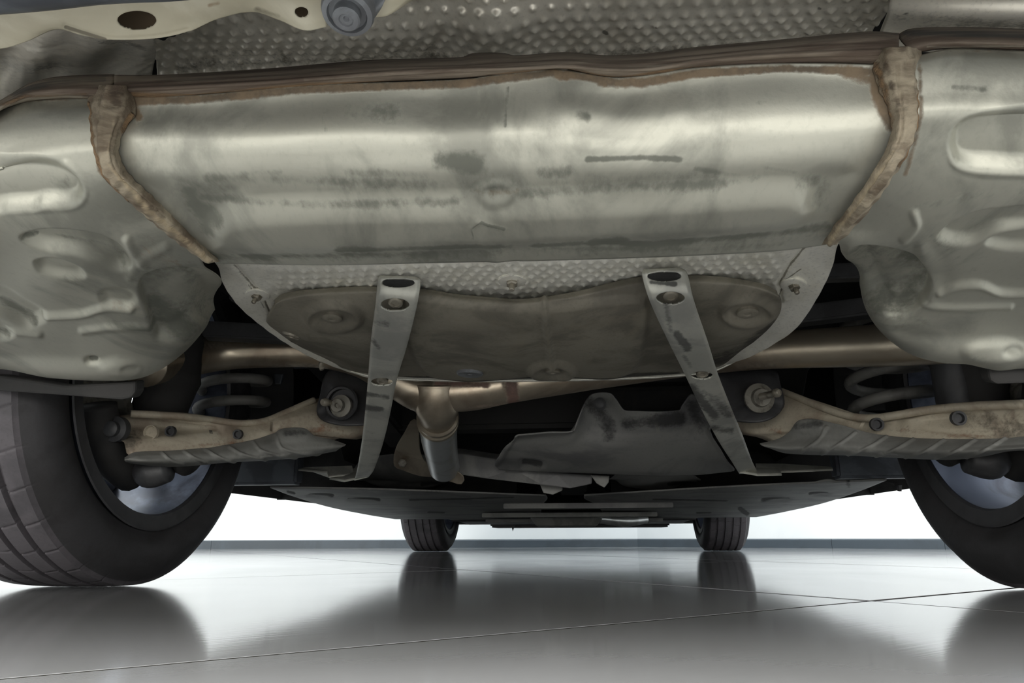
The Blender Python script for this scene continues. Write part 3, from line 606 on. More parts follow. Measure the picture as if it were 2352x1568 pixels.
rs = [('rust', [(2112, 150), (2116, 260), (2100, 330), (2080, 400)], 15, .6), ('rust', [(2120, 118), (2352, 118)], 9, .4), ('dirt', [(2190, 200), (2260, 205)], 18, .42), ('dirt', [(2080, 480), (2300, 440), (2400, 430)], 26, .38), ('rust', [(1960, 540), (1980, 550)], 30, .3), ('dirt', [(2140, 540), (2240, 620)], 26, .36),
      ('dirt', [(1980, 600), (2050, 600), (2110, 640), (2060, 720), (2010, 690)], 60, .52), ('dirt', [(2080, 720), (2130, 740)], 26, .45), ('dirt', [(2230, 812), (2260, 820)], 20, .5), ('dirt', [(2260, 385), (2352, 420)], 12, .36), ('pale', [(2120, 780), (2230, 800)], 24, .34), ('dirt', [(2100, 620), (2160, 660)], 26, .4)]  # first stroke here is shade of the recessed side, painted as colour
sheet('side_chamber', rr, m_sil, sil, 210, 220, .0014, rf, rs, label='right end of the silencer, cut by the frame')
# ---- flanges over the side chambers
sheet('chamber_flange', [row([(-300, 300), (-40, 250), (24, 216), (66, 192), (130, 176), (262, 170)], .450), row([(-300, 310), (-40, 260), (24, 226), (66, 202), (130, 190), (262, 186)], .432), row([(-300, 328), (-40, 278), (10, 242), (66, 222), (140, 212), (240, 214)], .427), row([(-300, 336), (-40, 288), (4, 254), (66, 234), (140, 228), (236, 228)], .438)],
      m_flange, sil, 80, 20, .0014, [('ridge', [(-40, 272), (24, 236), (66, 216), (140, 206), (240, 206)], 6, .001)], [('pale', [(0, 250), (60, 228), (140, 220), (190, 222)], 9, .5), ('rust', [(0, 240), (60, 222), (200, 216)], 8, .5), ('dirt', [(30, 214), (120, 188), (240, 182)], 18, .62)], label='dark upper lip of the left end')  # pale stroke is a painted highlight on the lip's lower edge
sheet('chamber_flange', [row([(2060, 80), (2090, 66), (2200, 62), (2352, 66), (2600, 72)], .446), row([(2070, 92), (2100, 78), (2200, 74), (2352, 78), (2600, 84)], .430), row([(2090, 112), (2130, 102), (2200, 98), (2352, 102), (2600, 110)], .424), row([(2096, 126), (2140, 116), (2200, 112), (2352, 116), (2600, 122)], .434)],
      m_flange, sil, 80, 20, .0014, [], [('pale', [(2130, 108), (2352, 106)], 7, .5), ('dirt', [(2080, 76), (2200, 76), (2352, 82)], 16, .65), ('rust', [(2110, 116), (2352, 112)], 6, .4)], label='dark upper lip of the right end')
# ---- upper dimpled heat shield
def dimples(sx, sy, amp, wd=.36):
    def f(U, V, P):
        x = (P[..., 0]+0*P[..., 1])/sx
        s = np.concatenate([np.zeros((1,)+U.shape[1:]), np.cumsum(np.linalg.norm(np.diff(P, axis=0), axis=2), axis=0)], 0)
        # arc length measured from the middle column, so that rows of dimples stay straight
        s = np.repeat(s[:, U.shape[1]//2:U.shape[1]//2+1], U.shape[1], 1)/sy
        r = np.floor(s); fx = x+.5*(r % 2); dx = fx-np.floor(fx)-.5; dy = s-r-.5
        return amp*np.exp(-((dx*sx)**2+(dy*sy)**2)/(wd*sx*.55)**2)
    return ('fn', f)
us = sheet('upper_heat_shield', [
    row([(300, -60), (700, -75), (1130, -85), (1600, -100), (2060, -110)], .455),
    row([(310, 10), (700, -5), (1130, -12), (1600, -25), (2070, -40)], .500),
    row([(330, 45), (600, 40), (900, 45), (1130, 50), (1600, 20), (2050, 5)], .528),
    row([(350, 90), (600, 78), (900, 82), (1130, 84), (1600, 60), (2030, 40)], .552),
    row([(358, 130), (600, 118), (900, 112), (1130, 112), (1600, 92), (2005, 70)], .574),
    row([(362, 200), (600, 185), (900, 170), (1130, 165), (1600, 150), (2000, 130)], .61)],
    m_foil, CAR, 620, 110, .001, [dimples(.0158, .0134, .0036), ('ridge', [(1130, 60), (1130, 110)], 130, .012), ('ridge', [(500, 60), (760, 90), (960, 70)], 60, .006)],
    [('dirt', [(420, 150), (700, 140), (1000, 130), (1400, 130), (1950, 90)], 42, .38), ('dirt', [(480, 120), (800, 130), (1000, 110)], 40, .30), ('pale', [(1060, 85), (1130, 95), (1200, 70)], 30, .36), ('dirt', [(1388, 74), (1392, 76)], 8, 1), ('dirt', [(1506, 58), (1510, 60)], 6, .9), ('dirt', [(1880, 18), (1884, 20)], 7, .8)], label='dark dimpled foil shield above the silencer')
# small smooth shields either side of it
sheet('side_heat_shield', [row([(-250, 30), (0, 40), (180, 60), (352, 40)], .40), row([(-250, 90), (0, 100), (120, 100), (240, 96), (354, 88)], [.45, .45, .44, .45, .46]), row([(-200, 160), (0, 150), (120, 140), (240, 130), (358, 120)], [.50, .50, .47, .49, .50]), row([(-180, 230), (40, 196), (140, 185), (240, 176), (350, 168)], .54), row([(-180, 260), (60, 230), (140, 215), (240, 205), (350, 200)], .57)],
      m_foil, CAR, 120, 60, .001, [dimples(.0158, .0134, .0010), ('fn', lambda U, V, P: .002*np.sin(U*.05+V*.03))], [('pale', [(0, 150), (130, 150), (300, 110)], 40, .5), ('dirt', [(70, 165), (160, 160)], 26, .4), ('dirt', [(150, 70), (250, 95), (330, 110)], 16, .4)], label='smooth curved foil shield at the upper left')
sheet('side_heat_shield', [row([(2060, -60), (2200, -70), (2700, -70)], .455), row([(2045, 0), (2200, -5), (2700, 0)], .49), row([(2038, 30), (2200, 40), (2700, 40)], .505), row([(2022, 72), (2200, 70), (2700, 72)], .535), row([(2010, 120), (2200, 120), (2700, 120)], .56)],
      m_foil, CAR, 80, 50, .001, [], [('dirt', [(2060, 40), (2200, 50), (2352, 60)], 36, .45), ('pale', [(2070, 25), (2160, 10)], 22, .36), ('dirt', [(2078, 30), (2085, 32)], 6, .8)], label='smooth foil shield at the upper right')
# ---- cream body panel and bumper lip, upper left
pan = sheet('rear_body_panel', [
    row([(-300, -120), (0, -130), (300, -140), (560, -150), (760, -150)], .315),
    row([(-300, 10), (0, 0), (240, -12), (560, -30), (760, -40)], .335),
    row([(-300, 60), (0, 50), (60, 45), (150, 40), (240, 38), (350, 32), (430, 24), (520, 8), (600, 0), (660, 8), (750, 4)], .350),
    row([(-300, 100), (0, 90), (60, 78), (140, 62), (200, 70), (240, 72), (350, 68), (430, 52), (500, 32), (580, 20), (640, 36), (700, 52), (750, 44)], .360),
    row([(-300, 120), (0, 112), (60, 96), (130, 68), (190, 82), (240, 92), (350, 90), (430, 74), (500, 44), (580, 28), (640, 46), (700, 70), (750, 62)], .366)],
    m_cream, CAR, 260, 90, .0012, [('ridge', [(150, 60), (240, 88), (350, 86), (430, 70)], 10, -.001)], [('dirt', [(150, 64), (200, 80), (240, 92)], 7, .8), ('dirt', [(590, 20), (640, 36)], 14, .4), ('rust', [(480, 12), (500, 8)], 12, .5)], holes=[(314, 47, 45, 22), (692, 28, 16, 12)], label='cream painted rear panel with an oval hole')
slab('hole_backing', ell(314, 47, 60, 34), mat('brown_cavity', (.10, .07, .04), None, .8), pan, .002, 0, dirv=(0, 1, .5)) if False else None
bk = [(u, v, .372) for u, v in ell(314, 47, 62, 36)]; m_cav = mat('brown_cavity', (.26, .19, .12), None, .8)
slab('cavity_wall', bk, m_cav, pan, .002, 0, label='brown wall seen through the oval hole')
slab('cavity_wall', [(u, v, .372) for u, v in ell(692, 28, 26, 20)], m_cav, pan, .002, 0)
sheet('bumper_lip', [row([(-500, -420), (300, -440), (900, -470)], .20), row([(-500, -150), (300, -180), (900, -220)], .262), row([(-400, 40), (0, 12), (240, -10), (560, -34), (900, -60)], .306), row([(-400, 62), (0, 38), (120, 28), (240, 15), (400, 8), (560, -8), (900, -34)], .322), row([(-400, 60), (0, 34), (120, 24), (240, 11), (400, 2), (560, -12), (900, -38)], .34)],
      m_bump, CAR, 90, 40, .002, [], [], label='blue grey bumper edge at the top left')
c = PY(797, 36, .352)
lathe('body_mount', c, (0, -.25, -1), [(.0165, -.03), (.0165, -.004), (.0155, -.001), (.0125, .0), (.0118, -.003)], m_boss, CAR, 40, label='grey rubber mount with a round bolt', smooth=True)
bm_ = bpy.data.objects['body_mount']
lathe('bolt', c, (0, -.25, -1), [(.0085, -.004), (.0085, .0035), (.0075, .0045), (.0045, .0045), (.0040, .0035), (.002, .0033), (.0012, .002)], m_boss, bm_, 32, smooth=True)
sheet('mount_plate', [row([(735, -40), (760, -60), (860, -70), (900, -60)], .352), row([(728, 30), (755, 30), (860, 20), (880, 10)], .357), row([(745, 52), (780, 66), (830, 62), (862, 40)], .366)], m_boss, CAR, 40, 20, .002, [], [], label='grey plate around the rubber mount')
sheet('rear_body_panel', [row([(850, -90), (1000, -90), (1100, -90)], .35), row([(862, 0), (900, -6), (960, -14)], .36), row([(862, 40), (890, 36), (930, 12), (965, -10)], .37)], m_cream, CAR, 40, 20, .001)
# ---- lower dimpled heat shield, wrapped round the tank
o_rows = [
    row([(462, 560), (700, 570), (1000, 562), (1180, 560), (1500, 548), (1800, 530), (1950, 515)], .735),
    row([(500, 612), (620, 612), (860, 612), (1180, 606), (1500, 590), (1780, 572), (1925, 560)], .765),
    row([(512, 650), (640, 645), (860, 645), (1180, 642), (1500, 622), (1760, 610), (1912, 612)], .812),
    row([(545, 700), (660, 690), (860, 690), (1180, 690), (1500, 670), (1760, 660), (1880, 680)], [.872, .872, .872, .872, .872, .872, .872]),
    row([(600, 748), (700, 740), (860, 735), (1180, 735), (1500, 720), (1720, 730), (1832, 750)], .965),
    row([(660, 790), (740, 785), (880, 780), (1180, 780), (1500, 768), (1700, 775), (1782, 788)], 1.05),
    row([(722, 824), (780, 820), (900, 815), (1180, 815), (1500, 805), (1660, 815), (1712, 824)], 1.13),
    row([(790, 851), (840, 856), (940, 858), (1180, 860), (1440, 856), (1600, 848), (1668, 838)], 1.19),
    row([(840, 866), (880, 870), (960, 875), (1180, 877), (1440, 872), (1590, 862), (1640, 852)], 1.205)]
dm = dimples(.0160, .0134, .0030)
hs = sheet('lower_heat_shield', o_rows, m_foil_lo, CAR, 640, 220, .0012, [('fn', lambda U, V, P: dm[1](U, V, P)*np.clip((U-600)/60, 0, 1)*np.clip((1830-U)/60, 0, 1)*np.clip((740-V)/40, 0, 1)),
      ('ridge', [(540, 612), (575, 650), (608, 690), (624, 725)], 9, -.003), ('ridge', [(1850, 570), (1815, 610), (1792, 650), (1793, 690)], 9, -.003), ('plate', ell(1178, 644, 36, 32), 6, .0012), ('ridge', [(1040, 606), (1130, 600), (1230, 600), (1300, 604)], 16, .002),
      ('fn', lambda U, V, P: .0006*np.sin(U*.11)*np.sin(V*.13+U*.03))],
      [('dirt', [(536, 610), (572, 650), (606, 690), (620, 720)], 4, .8), ('dirt', [(1852, 570), (1815, 612), (1792, 650)], 4, .8), ('dirt', [(570, 655), (592, 680), (606, 706)], 3, .7), ('dirt', [(1840, 618), (1805, 640), (1790, 680)], 3, .7)], label='bright dimpled foil shield wrapped around the tank')  # thin dark lines run along the folds
def stud(u, v, Y, axis, parent, k=1., washer=True, m=m_bolt):
    c = on(parent, u, v, .003); nn_ = nrm(parent, u, v); axis = np.array(axis)/np.linalg.norm(axis)*.5+nn_*.5
    if washer: lathe('washer', c, nn_, [(.0175*k, -.002), (.0178*k, .0006), (.0168*k, .0012), (.006*k, .0022)], m_foil_lo, parent, 36)
    lathe('nut', c, axis, [(.0075*k, .000), (.0075*k, .006*k), (.0060*k, .0075*k)], m, parent, 6)
    lathe('stud', c, axis, [(.0034*k, .004), (.0034*k, .0145*k), (.0026*k, .0155*k)], m, parent, 12)
stud(1177, 643, .785, (0, -.62, -.8), hs); stud(592, 680, .832, (-.45, -.5, -.7), hs, .9); stud(1822, 655, .825, (.5, -.45, -.7), hs, .9)
# ---- fuel tank with bosses
t_rows = [
    row([(628, 690), (648, 676), (700, 666), (780, 659), (870, 657), (950, 661), (1060, 676), (1180, 685), (1300, 674), (1420, 644), (1480, 634), (1600, 632), (1700, 640), (1755, 652), (1785, 668)], .822),
    row([(632, 700), (652, 690), (700, 680), (780, 674), (870, 672), (950, 676), (1060, 690), (1180, 698), (1300, 688), (1420, 662), (1480, 652), (1600, 650), (1700, 656), (1750, 666), (1788, 682)], .818),
    row([(618, 722), (660, 716), (780, 710), (950, 712), (1180, 724), (1420, 706), (1600, 690), (1740, 694), (1795, 700)], .850),
    row([(612, 738), (680, 750), (800, 752), (950, 752), (1180, 756), (1420, 745), (1600, 735), (1720, 738), (1790, 722)], .905),
    row([(640, 764), (720, 785), (830, 792), (950, 794), (1180, 796), (1420, 788), (1600, 780), (1700, 778), (1765, 756)], .975),
    row([(680, 792), (760, 815), (850, 826), (960, 832), (1180, 834), (1420, 828), (1580, 818), (1680, 808), (1730, 788)], 1.065),
    row([(722, 818), (800, 842), (870, 854), (970, 860), (1180, 863), (1420, 858), (1560, 850), (1660, 834), (1700, 812)], 1.150),
    row([(742, 828), (812, 852), (880, 862), (980, 868), (1180, 870), (1420, 866), (1560, 858), (1650, 842), (1688, 820)], 1.175)]
tank = sheet('fuel_tank', t_rows, m_tank, CAR, 260, 120, .003, [('plate', ell(765, 728, 66, 34), 12, .0075), ('plate', ell(765, 730, 50, 22), 10, -.011), ('plate', ell(1716, 716, 62, 33), 12, .0075), ('plate', ell(1716, 717, 48, 22), 10, -.011),
      ('plate', ell(1268, 843, 52, 24), 8, .008), ('plate', ell(1268, 842, 34, 13), 7, -.011), ('plate', ell(1082, 842, 36, 18), 7, .002), ('ridge', [(1250, 688), (1254, 740), (1262, 790), (1268, 824)], 11, .0060),
      ('plate', [(930, 680), (1060, 690), (1250, 700), (1470, 680), (1490, 700), (1450, 850), (1250, 860), (1000, 864), (940, 790)], 9, .0075), ('ridge', [(1000, 720), (1100, 730), (1180, 722)], 30, .002), ('fn', lambda U, V, P: .0008*np.sin(U*.03)*np.sin(V*.04+U*.01))],
      [('pale', [(1050, 730), (1190, 735), (1200, 780), (1150, 810)], 45, .42), ('pale', [(1310, 740), (1480, 710)], 30, .44), ('pale', [(1480, 705), (1450, 760)], 26, .50), ('pale', [(1255, 720), (1264, 820)], 9, .5), ('pale', [(700, 725), (765, 760), (830, 730)], 9, .38), ('pale', [(1660, 720), (1716, 748), (1775, 720)], 9, .38),
       ('pale', [(1700, 660), (1690, 680)], 34, .34), ('dirt', [(900, 868), (1180, 866), (1560, 858)], 9, .8), ('dirt', [(640, 780), (760, 840)], 18, .6), ('dirt', [(1600, 840), (1700, 812), (1780, 740)], 26, .6)], label='dusty black fuel tank between the two straps')
def boss(name, u, v, Y, r, parent, m, axis=(0, -.5, -.85), prof=None, label=None):
    c = on(parent, u, v, .001); return lathe(name, c, nrm(parent, u, v), prof or [(r, -.006), (r, .0035), (r*.85, .005), (r*.4, .005), (r*.35, .0035)], m, parent, 28, label, smooth=True)
boss('boss', 765, 731, .868, .0135, tank, m_tank); boss('boss', 1716, 718, .858, .0135, tank, m_tank); boss('boss', 1268, 843, 1.075, .012, tank, m_tank)
boss('plug', 1080, 842, 1.072, .020, tank, m_boss, prof=[(.0215, -.006), (.0215, .002), (.0195, .004), (.015, .003), (.005, .003), (.0048, -.002)], label='round grey plug with a dark centre')
boss('plug', 669, 770, .925, .0135, tank, m_bolt, (-.1, -.35, -.9), [(.0135, -.015), (.0135, .001), (.012, .003), (.008, .003), (.0075, -.002)], label='small round plug on the left corner')
lip = [(700, 805), (745, 826), (800, 850), (860, 866), (960, 872), (1180, 874), (1400, 870), (1560, 862), (1640, 852), (1700, 824)]
tube('shield_lip', [(u, v, 1.19) for u, v in lip], .0022, m_foil_lo, hs, 8, 90, sq=.6, label='bright rolled edge below the tank')
tube('shield_clip', [(738, 832, 1.15), (737, 840, 1.15), (741, 848, 1.15)], [.004, .0045, .005], m_bolt, hs, 10, 8)
# ---- tank straps
def strap(Lp, Rp, Ys, slot, holes, foot, lab, stains_shade):
    n = len(Lp); rows = [[(a[0], a[1], y), ((a[0]*.9+b[0]*.1), a[1]*.9+b[1]*.1, y-.0035), ((a[0]+b[0])/2, (a[1]+b[1])/2, y-.0035), (a[0]*.1+b[0]*.9, a[1]*.1+b[1]*.9, y-.0035), (b[0], b[1], y)] for a, b, y in zip(Lp, Rp, Ys)]
    s = sheet('tank_strap', rows, m_strap, CAR, 60, 330, .0026, [], stains_shade, holes=[slot]+[(u, v, a, b) for u, v, a, b, _ in holes], label=lab)
    u, v, a, b = slot
    yb = Ys[0]+.012
    slab('strap_loop', [(u-a*1.08, v-b*1.3, yb), (u+a*1.08, v-b*1.3, yb), (u+a*1.08, v+b*1.6, yb), (u-a*1.08, v+b*1.6, yb)], m_black, s, .003, .0006, label='black webbing showing in the slot')  # black slab behind the slot makes its opening dark
    for u, v, a, b, Y in holes:
        c = PY(u+1, v-b*.35, Y); r = a*.56*Y/FPX
        lathe('bolt', c, (0, -.45, -.9), [(r, -.012), (r, .001), (r*.8, .0025), (r*.55, .0025), (r*.5, .0012)], m_bolt, s, 24, smooth=True)
    for ft in foot: slab('strap_foot', ft[0], m_strap, s, ft[1], .001, label=None, dirv=(0, .35, 1))
    return s
rngd = random.Random(4)
strap([(872, 632), (868, 640), (863, 690), (852, 780), (845, 870), (838, 950), (830, 1020), (820, 1080), (814, 1104)],
      [(956, 634), (966, 644), (958, 700), (936, 790), (912, 870), (896, 950), (879, 1020), (858, 1080), (846, 1096)],
      [.786, .784, .800, .90, 1.04, 1.17, 1.31, 1.48, 1.60], (914, 649, 38, 11), [(907, 700, 33, 15, .812), (877, 877, 25, 9, 1.056)],
      [([(756, 1101, 1.62), (800, 1084, 1.65), (818, 1078, 1.65), (850, 1084, 1.62), (842, 1097, 1.58), (790, 1107, 1.58)], .006), ([(684, 1081, 1.58), (700, 1077, 1.60), (808, 1073, 1.64), (812, 1090, 1.62), (756, 1096, 1.60), (752, 1086, 1.59)], .005)],
      'left grey steel tank strap, narrowing towards the front', [('dirt', [(845, 905), (890, 912)], 14, .75), ('dirt', [(840, 935), (875, 938)], 15, .6), ('dirt', [(862, 740), (890, 745)], 16, .45), ('dirt', [(856, 780), (870, 800)], 12, .4), ('dirt', [(840, 990), (870, 996)], 10, .45), ('pale', [(869, 660), (846, 870), (832, 1010)], 6, .5), ('pale', [(875, 720), (920, 725)], 22, .3)])
strap([(1478, 618), (1474, 630), (1492, 690), (1538, 790), (1572, 858), (1612, 942), (1650, 1012), (1682, 1062), (1698, 1088)],
      [(1562, 614), (1577, 624), (1594, 690), (1626, 785), (1649, 858), (1682, 942), (1706, 1000), (1728, 1060), (1740, 1084)],
      [.786, .784, .800, .90, 1.04, 1.17, 1.31, 1.48, 1.60], (1526, 634, 39, 12), [(1540, 685, 33, 15, .806), (1612, 862, 25, 9, 1.050)],
      [([(1698, 1086, 1.58), (1736, 1080, 1.60), (1790, 1080, 1.60), (1796, 1092, 1.56), (1740, 1093, 1.56)], .006), ([(1736, 1068, 1.64), (1800, 1069, 1.64), (1912, 1076, 1.60), (1914, 1081, 1.59), (1792, 1086, 1.60), (1738, 1086, 1.61)], .005)],
      'right grey steel tank strap, scuffed black along its left edge', [('dirt', [(1496, 648), (1550, 652)], 10, .7), ('dirt', [(1556, 768), (1580, 800)], 20, .75), ('dirt', [(1572, 820), (1585, 840)], 16, .65), ('dirt', [(1590, 890), (1640, 955)], 24, .65), ('dirt', [(1620, 900), (1670, 945)], 30, .42), ('dirt', [(1640, 985), (1680, 990)], 18, .6), ('dirt', [(1530, 700), (1540, 760)], 16, .4), ('pale', [(1585, 650), (1640, 850), (1700, 1000)], 7, .5)])
# ---- exhaust cross pipe, collector and front pipe
ex = group('exhaust_pipe', 'heat tinted exhaust pipe crossing behind the tank with a down branch')
tube('cross_pipe', [(330, 838, 1.06), (400, 826, 1.16), (500, 812, 1.24), (640, 806, 1.27), (740, 806, 1.28), (830, 822, 1.28), (910, 862, 1.28), (965, 893, 1.28), (1003, 905, 1.28)], [.037, .037, .035, .032, .032, .034, .038, .042, .044], m_pipe, ex, 40, 110,
     wr=[('dirt', [(500, 860), (740, 838)], 20, .36), ('pale', [(480, 840), (700, 815)], 16, .4), ('dirt', [(420, 800), (600, 780)], 20, .4)], label='left run of the pipe into the silencer')
tube('cross_pipe', [(985, 894, 1.28), (1060, 897, 1.28), (1160, 882, 1.28), (1290, 864, 1.27), (1400, 848, 1.27), (1560, 826, 1.26), (1750, 806, 1.22), (1950, 796, 1.15), (2100, 788, 1.08), (2200, 780, 1.04)], [.040, .039, .035, .033, .033, .032, .032, .033, .034, .034], m_pipe, ex, 40, 150,
     wr=[('rust', [(1175, 870), (1180, 930)], 30, .85), ('rust', [(1000, 880), (1120, 884)], 16, .7), ('dirt', [(1160, 880), (1165, 900)], 26, .5), ('dirt', [(1700, 842), (1780, 838)], 16, .42), ('pale', [(1700, 842), (2000, 822)], 14, .36), ('rust', [(1080, 935), (1200, 925)], 10, .4)], label='right run of the pipe with a rusty band')
tube('collector', [(1003, 880, 1.27), (1003, 915, 1.28), (1005, 945, 1.32), (1006, 965, 1.36)], [.046, .044, .038, .034], m_pipe, ex, 40, 40, wr=[('pale', [(980, 930), (1030, 950)], 14, .4)])
tube('down_pipe', [(1006, 962, 1.355), (1008, 1000, 1.45), (1014, 1040, 1.57), (1020, 1072, 1.68)], [.0385, .0385, .037, .037], m_tip, ex, 40, 50, wr=[('pale', [(1040, 980), (1036, 1060)], 14, .5), ('dirt', [(1012, 1000), (1014, 1060)], 16, .4)], label='bright bare down pipe')
for k_, (vv, yy, rr_) in enumerate(((958, 1.345, .0395), (967, 1.365, .0398))): tube('clamp_ring', [(1005, vv-2, yy-.006), (1006, vv+2, yy+.004)], rr_+.002, m_pipe, ex, 40, 6)
slab('pipe_flange', [(905, 1070, 1.66), (908, 1030, 1.60), (930, 990, 1.54), (944, 965, 1.50), (956, 962, 1.50), (962, 990, 1.54), (966, 1040, 1.60), (985, 1066, 1.63), (1040, 1076, 1.66), (1066, 1096, 1.68), (1060, 1112, 1.69), (1035, 1106, 1.69), (1010, 1097, 1.69), (965, 1093, 1.68), (925, 1080, 1.67)], m_pipe, ex, .006, .0015, n=50, label='thin pipe bracket plate', wr=[('dirt', [(925, 1055), (930, 1065)], 14, .7), ('pale', [(950, 1075), (1040, 1095)], 8, .4)])
lathe('nut', PY(926, 1062, 1.63), (0, -1, -.3), [(.010, 0), (.010, .008), (.007, .010)], m_boltd, ex, 6)
# ---- suspension
def spring(cx, cy, z0, z1, turns, R, r, lab):
    n = int(turns*28); W = []
    for i in range(n+1):
        t = i/n; a = 2*math.pi*turns*t+1.2; W.append((cx+R*math.cos(a), cy+R*math.sin(a), z0+(z1-z0)*t))
    return tube('coil_spring', W, r, m_coil, CAR, 12, 0, raw=True, label=lab)
c = PY(535, 915, 1.36); sp = spring(c[0]-.01, c[1]+.02, c[2]-.040, c[2]+.16, 4.4, .066, .0105, 'thick dusty coil spring on the left')
lathe('spring_seat', (c[0]-.01, c[1]+.02, c[2]-.060), (0, 0, 1), [(.055, -.02), (.082, -.015), (.084, .0), (.075, .004), (.05, .006)], m_coil, sp, 40, smooth=True)
c = PY(2045, 905, 1.30); sp = spring(c[0]+.01, c[1]+.02, c[2]-.034, c[2]+.16, 3.9, .066, .0105, 'thick dusty coil spring on the right')
lathe('spring_seat', (c[0]+.01, c[1]+.02, c[2]-.054), (0, 0, 1), [(.055, -.02), (.082, -.015), (.084, .0), (.075, .004), (.05, .006)], m_coil, sp, 40, smooth=True)
for u, v, Y, lab in ((398, 905, 1.22, 'dark damper tube on the left'), (2195, 895, 1.15, 'dark damper tube on the right')):
    c = PY(u, v, Y); lathe('damper', (c[0], c[1], c[2]-.09), (0, 0, 1), [(.018, -.02), (.027, 0), (.030, .01), (.030, .22), (.034, .225), (.034, .26), (.012, .27), (.012, .33)], m_black, CAR, 28, lab, smooth=True)
# lower arms
la = slab('control_arm', [(250, 985, 1.04), (254, 962, 1.04), (290, 952, 1.06), (350, 951, 1.08), (420, 954, 1.12), (480, 960, 1.17), (560, 969, 1.22), (610, 964, 1.25), (660, 944, 1.29), (720, 917, 1.34), (790, 912, 1.37), (850, 925, 1.38), (862, 985, 1.38), (826, 998, 1.36), (800, 1008, 1.35), (772, 1002, 1.33), (730, 1014, 1.30), (660, 1030, 1.26), (560, 1040, 1.20), (440, 1052, 1.11), (330, 1058, 1.05), (292, 1042, 1.03), (285, 1015, 1.03), (262, 1005, 1.03)],
     m_arm, CAR, .034, .006, n=110, dome=.010, dirv=(.25, 1, .1), label='rusty cream control arm on the left', wr=[('rust', [(700, 985), (760, 985)], 34, .5), ('rust', [(420, 1030), (560, 1018)], 14, .5), ('dirt', [(250, 985), (300, 1010)], 50, .62), ('dirt', [(330, 985), (360, 1000)], 24, .34), ('dirt', [(480, 990), (500, 996)], 8, .5), ('rust', [(790, 1000), (826, 985)], 16, .4)])
ra = slab('control_arm', [(1690, 972, 1.36), (1700, 925, 1.36), (1780, 895, 1.33), (1850, 918, 1.27), (1900, 938, 1.22), (1950, 952, 1.18), (2000, 955, 1.15), (2060, 950, 1.11), (2120, 940, 1.08), (2220, 931, 1.02), (2352, 926, .97), (2420, 940, .95), (2420, 1020, .94), (2330, 1030, .96), (2230, 1040, 1.0), (2100, 1038, 1.07), (1950, 1030, 1.16), (1850, 1020, 1.24), (1800, 1016, 1.28), (1760, 1002, 1.31), (1720, 994, 1.33)],
     m_arm, CAR, .034, .006, n=110, dome=.010, dirv=(-.25, 1, .1), label='rusty cream control arm on the right', wr=[('rust', [(1760, 985), (1800, 990)], 30, .45), ('dirt', [(2230, 960), (2380, 1000)], 70, .55), ('dirt', [(2000, 1000), (2300, 1000)], 14, .4), ('rust', [(2060, 990), (2240, 1002)], 14, .45)])
from mathutils.bvhtree import BVHTree
def hit(o, u, v):
    bv = BVHTree.FromPolygons([x.co for x in o.data.vertices], [tuple(p.vertices) for p in o.data.polygons])
    d = ray(u, v); p, n, i, t = bv.ray_cast(Vector(CAM-L0), Vector(d)); return p, n
p_, n_ = hit(la, 484, 992)
if p_ is not None:
    tcv = bpy.data.curves.new('casting_mark', 'FONT'); tcv.body = 'E'; tcv.size = .013; tcv.extrude = .0008; tcv.align_x = 'CENTER'; tcv.align_y = 'CENTER'; tcv.materials.append(m_boltd)
    tmp = bpy.data.objects.new('tmp', tcv); sc.collection.objects.link(tmp); bpy.context.view_layer.update()
    tme = bpy.data.meshes.new_from_object(tmp.evaluated_get(bpy.context.evaluated_depsgraph_get())); bpy.data.objects.remove(tmp); bpy.data.curves.remove(tcv)
    to = bpy.data.objects.new('casting_mark', tme); sc.collection.objects.link(to); to.parent = la
    if n_.y > 0: n_ = -n_
    to.rotation_euler = n_.to_track_quat('Z', 'Y').to_euler(); to.location = p_+n_*.0004
# raised top flanges of the arms
tube('arm_flange', [(300, 950, 1.045), (350, 952, 1.065), (420, 956, 1.10), (480, 963, 1.15), (560, 972, 1.20), (605, 967, 1.23), (655, 947, 1.27), (722, 918, 1.32)], .0062, m_arm, la, 10, 80)
tube('arm_flange', [(1795, 898, 1.31), (1850, 920, 1.25), (1900, 940, 1.20), (1955, 956, 1.16), (2000, 960, 1.13), (2060, 953, 1.09), (2120, 943, 1.06), (2240, 932, 1.0), (2352, 928, .955)], .0062, m_arm, ra, 10, 80)
def dot(name, u, v, Y, r, parent, m, axis=(0, -1, -.1), prof=None):
    c = PY(u, v, Y); return lathe(name, c, axis, prof or [(r, -.006), (r, .0012), (r*.7, .001), (r*.6, -.004)], m, parent, 20, smooth=True)
for u, v, Y in ((390, 990, 1.075), (545, 997, 1.175)): dot('arm_hole', u, v, Y, .0085, la, m_black)
dot('pivot_boss', 345, 993, 1.062, .012, la, m_arm, prof=[(.012, -.006), (.012, .0005), (.0105, .0005), (.009, -.003)])
dot('pivot_bolt', 262, 985, 1.02, .012, la, m_black, prof=[(.020, -.012), (.020, .0), (.012, .002), (.012, .010), (.009, .012)])
for u, v, Y in ((2015, 974, 1.11), (2203, 960, 1.01)): dot('arm_hole', u, v, Y, .0100, ra, m_black)
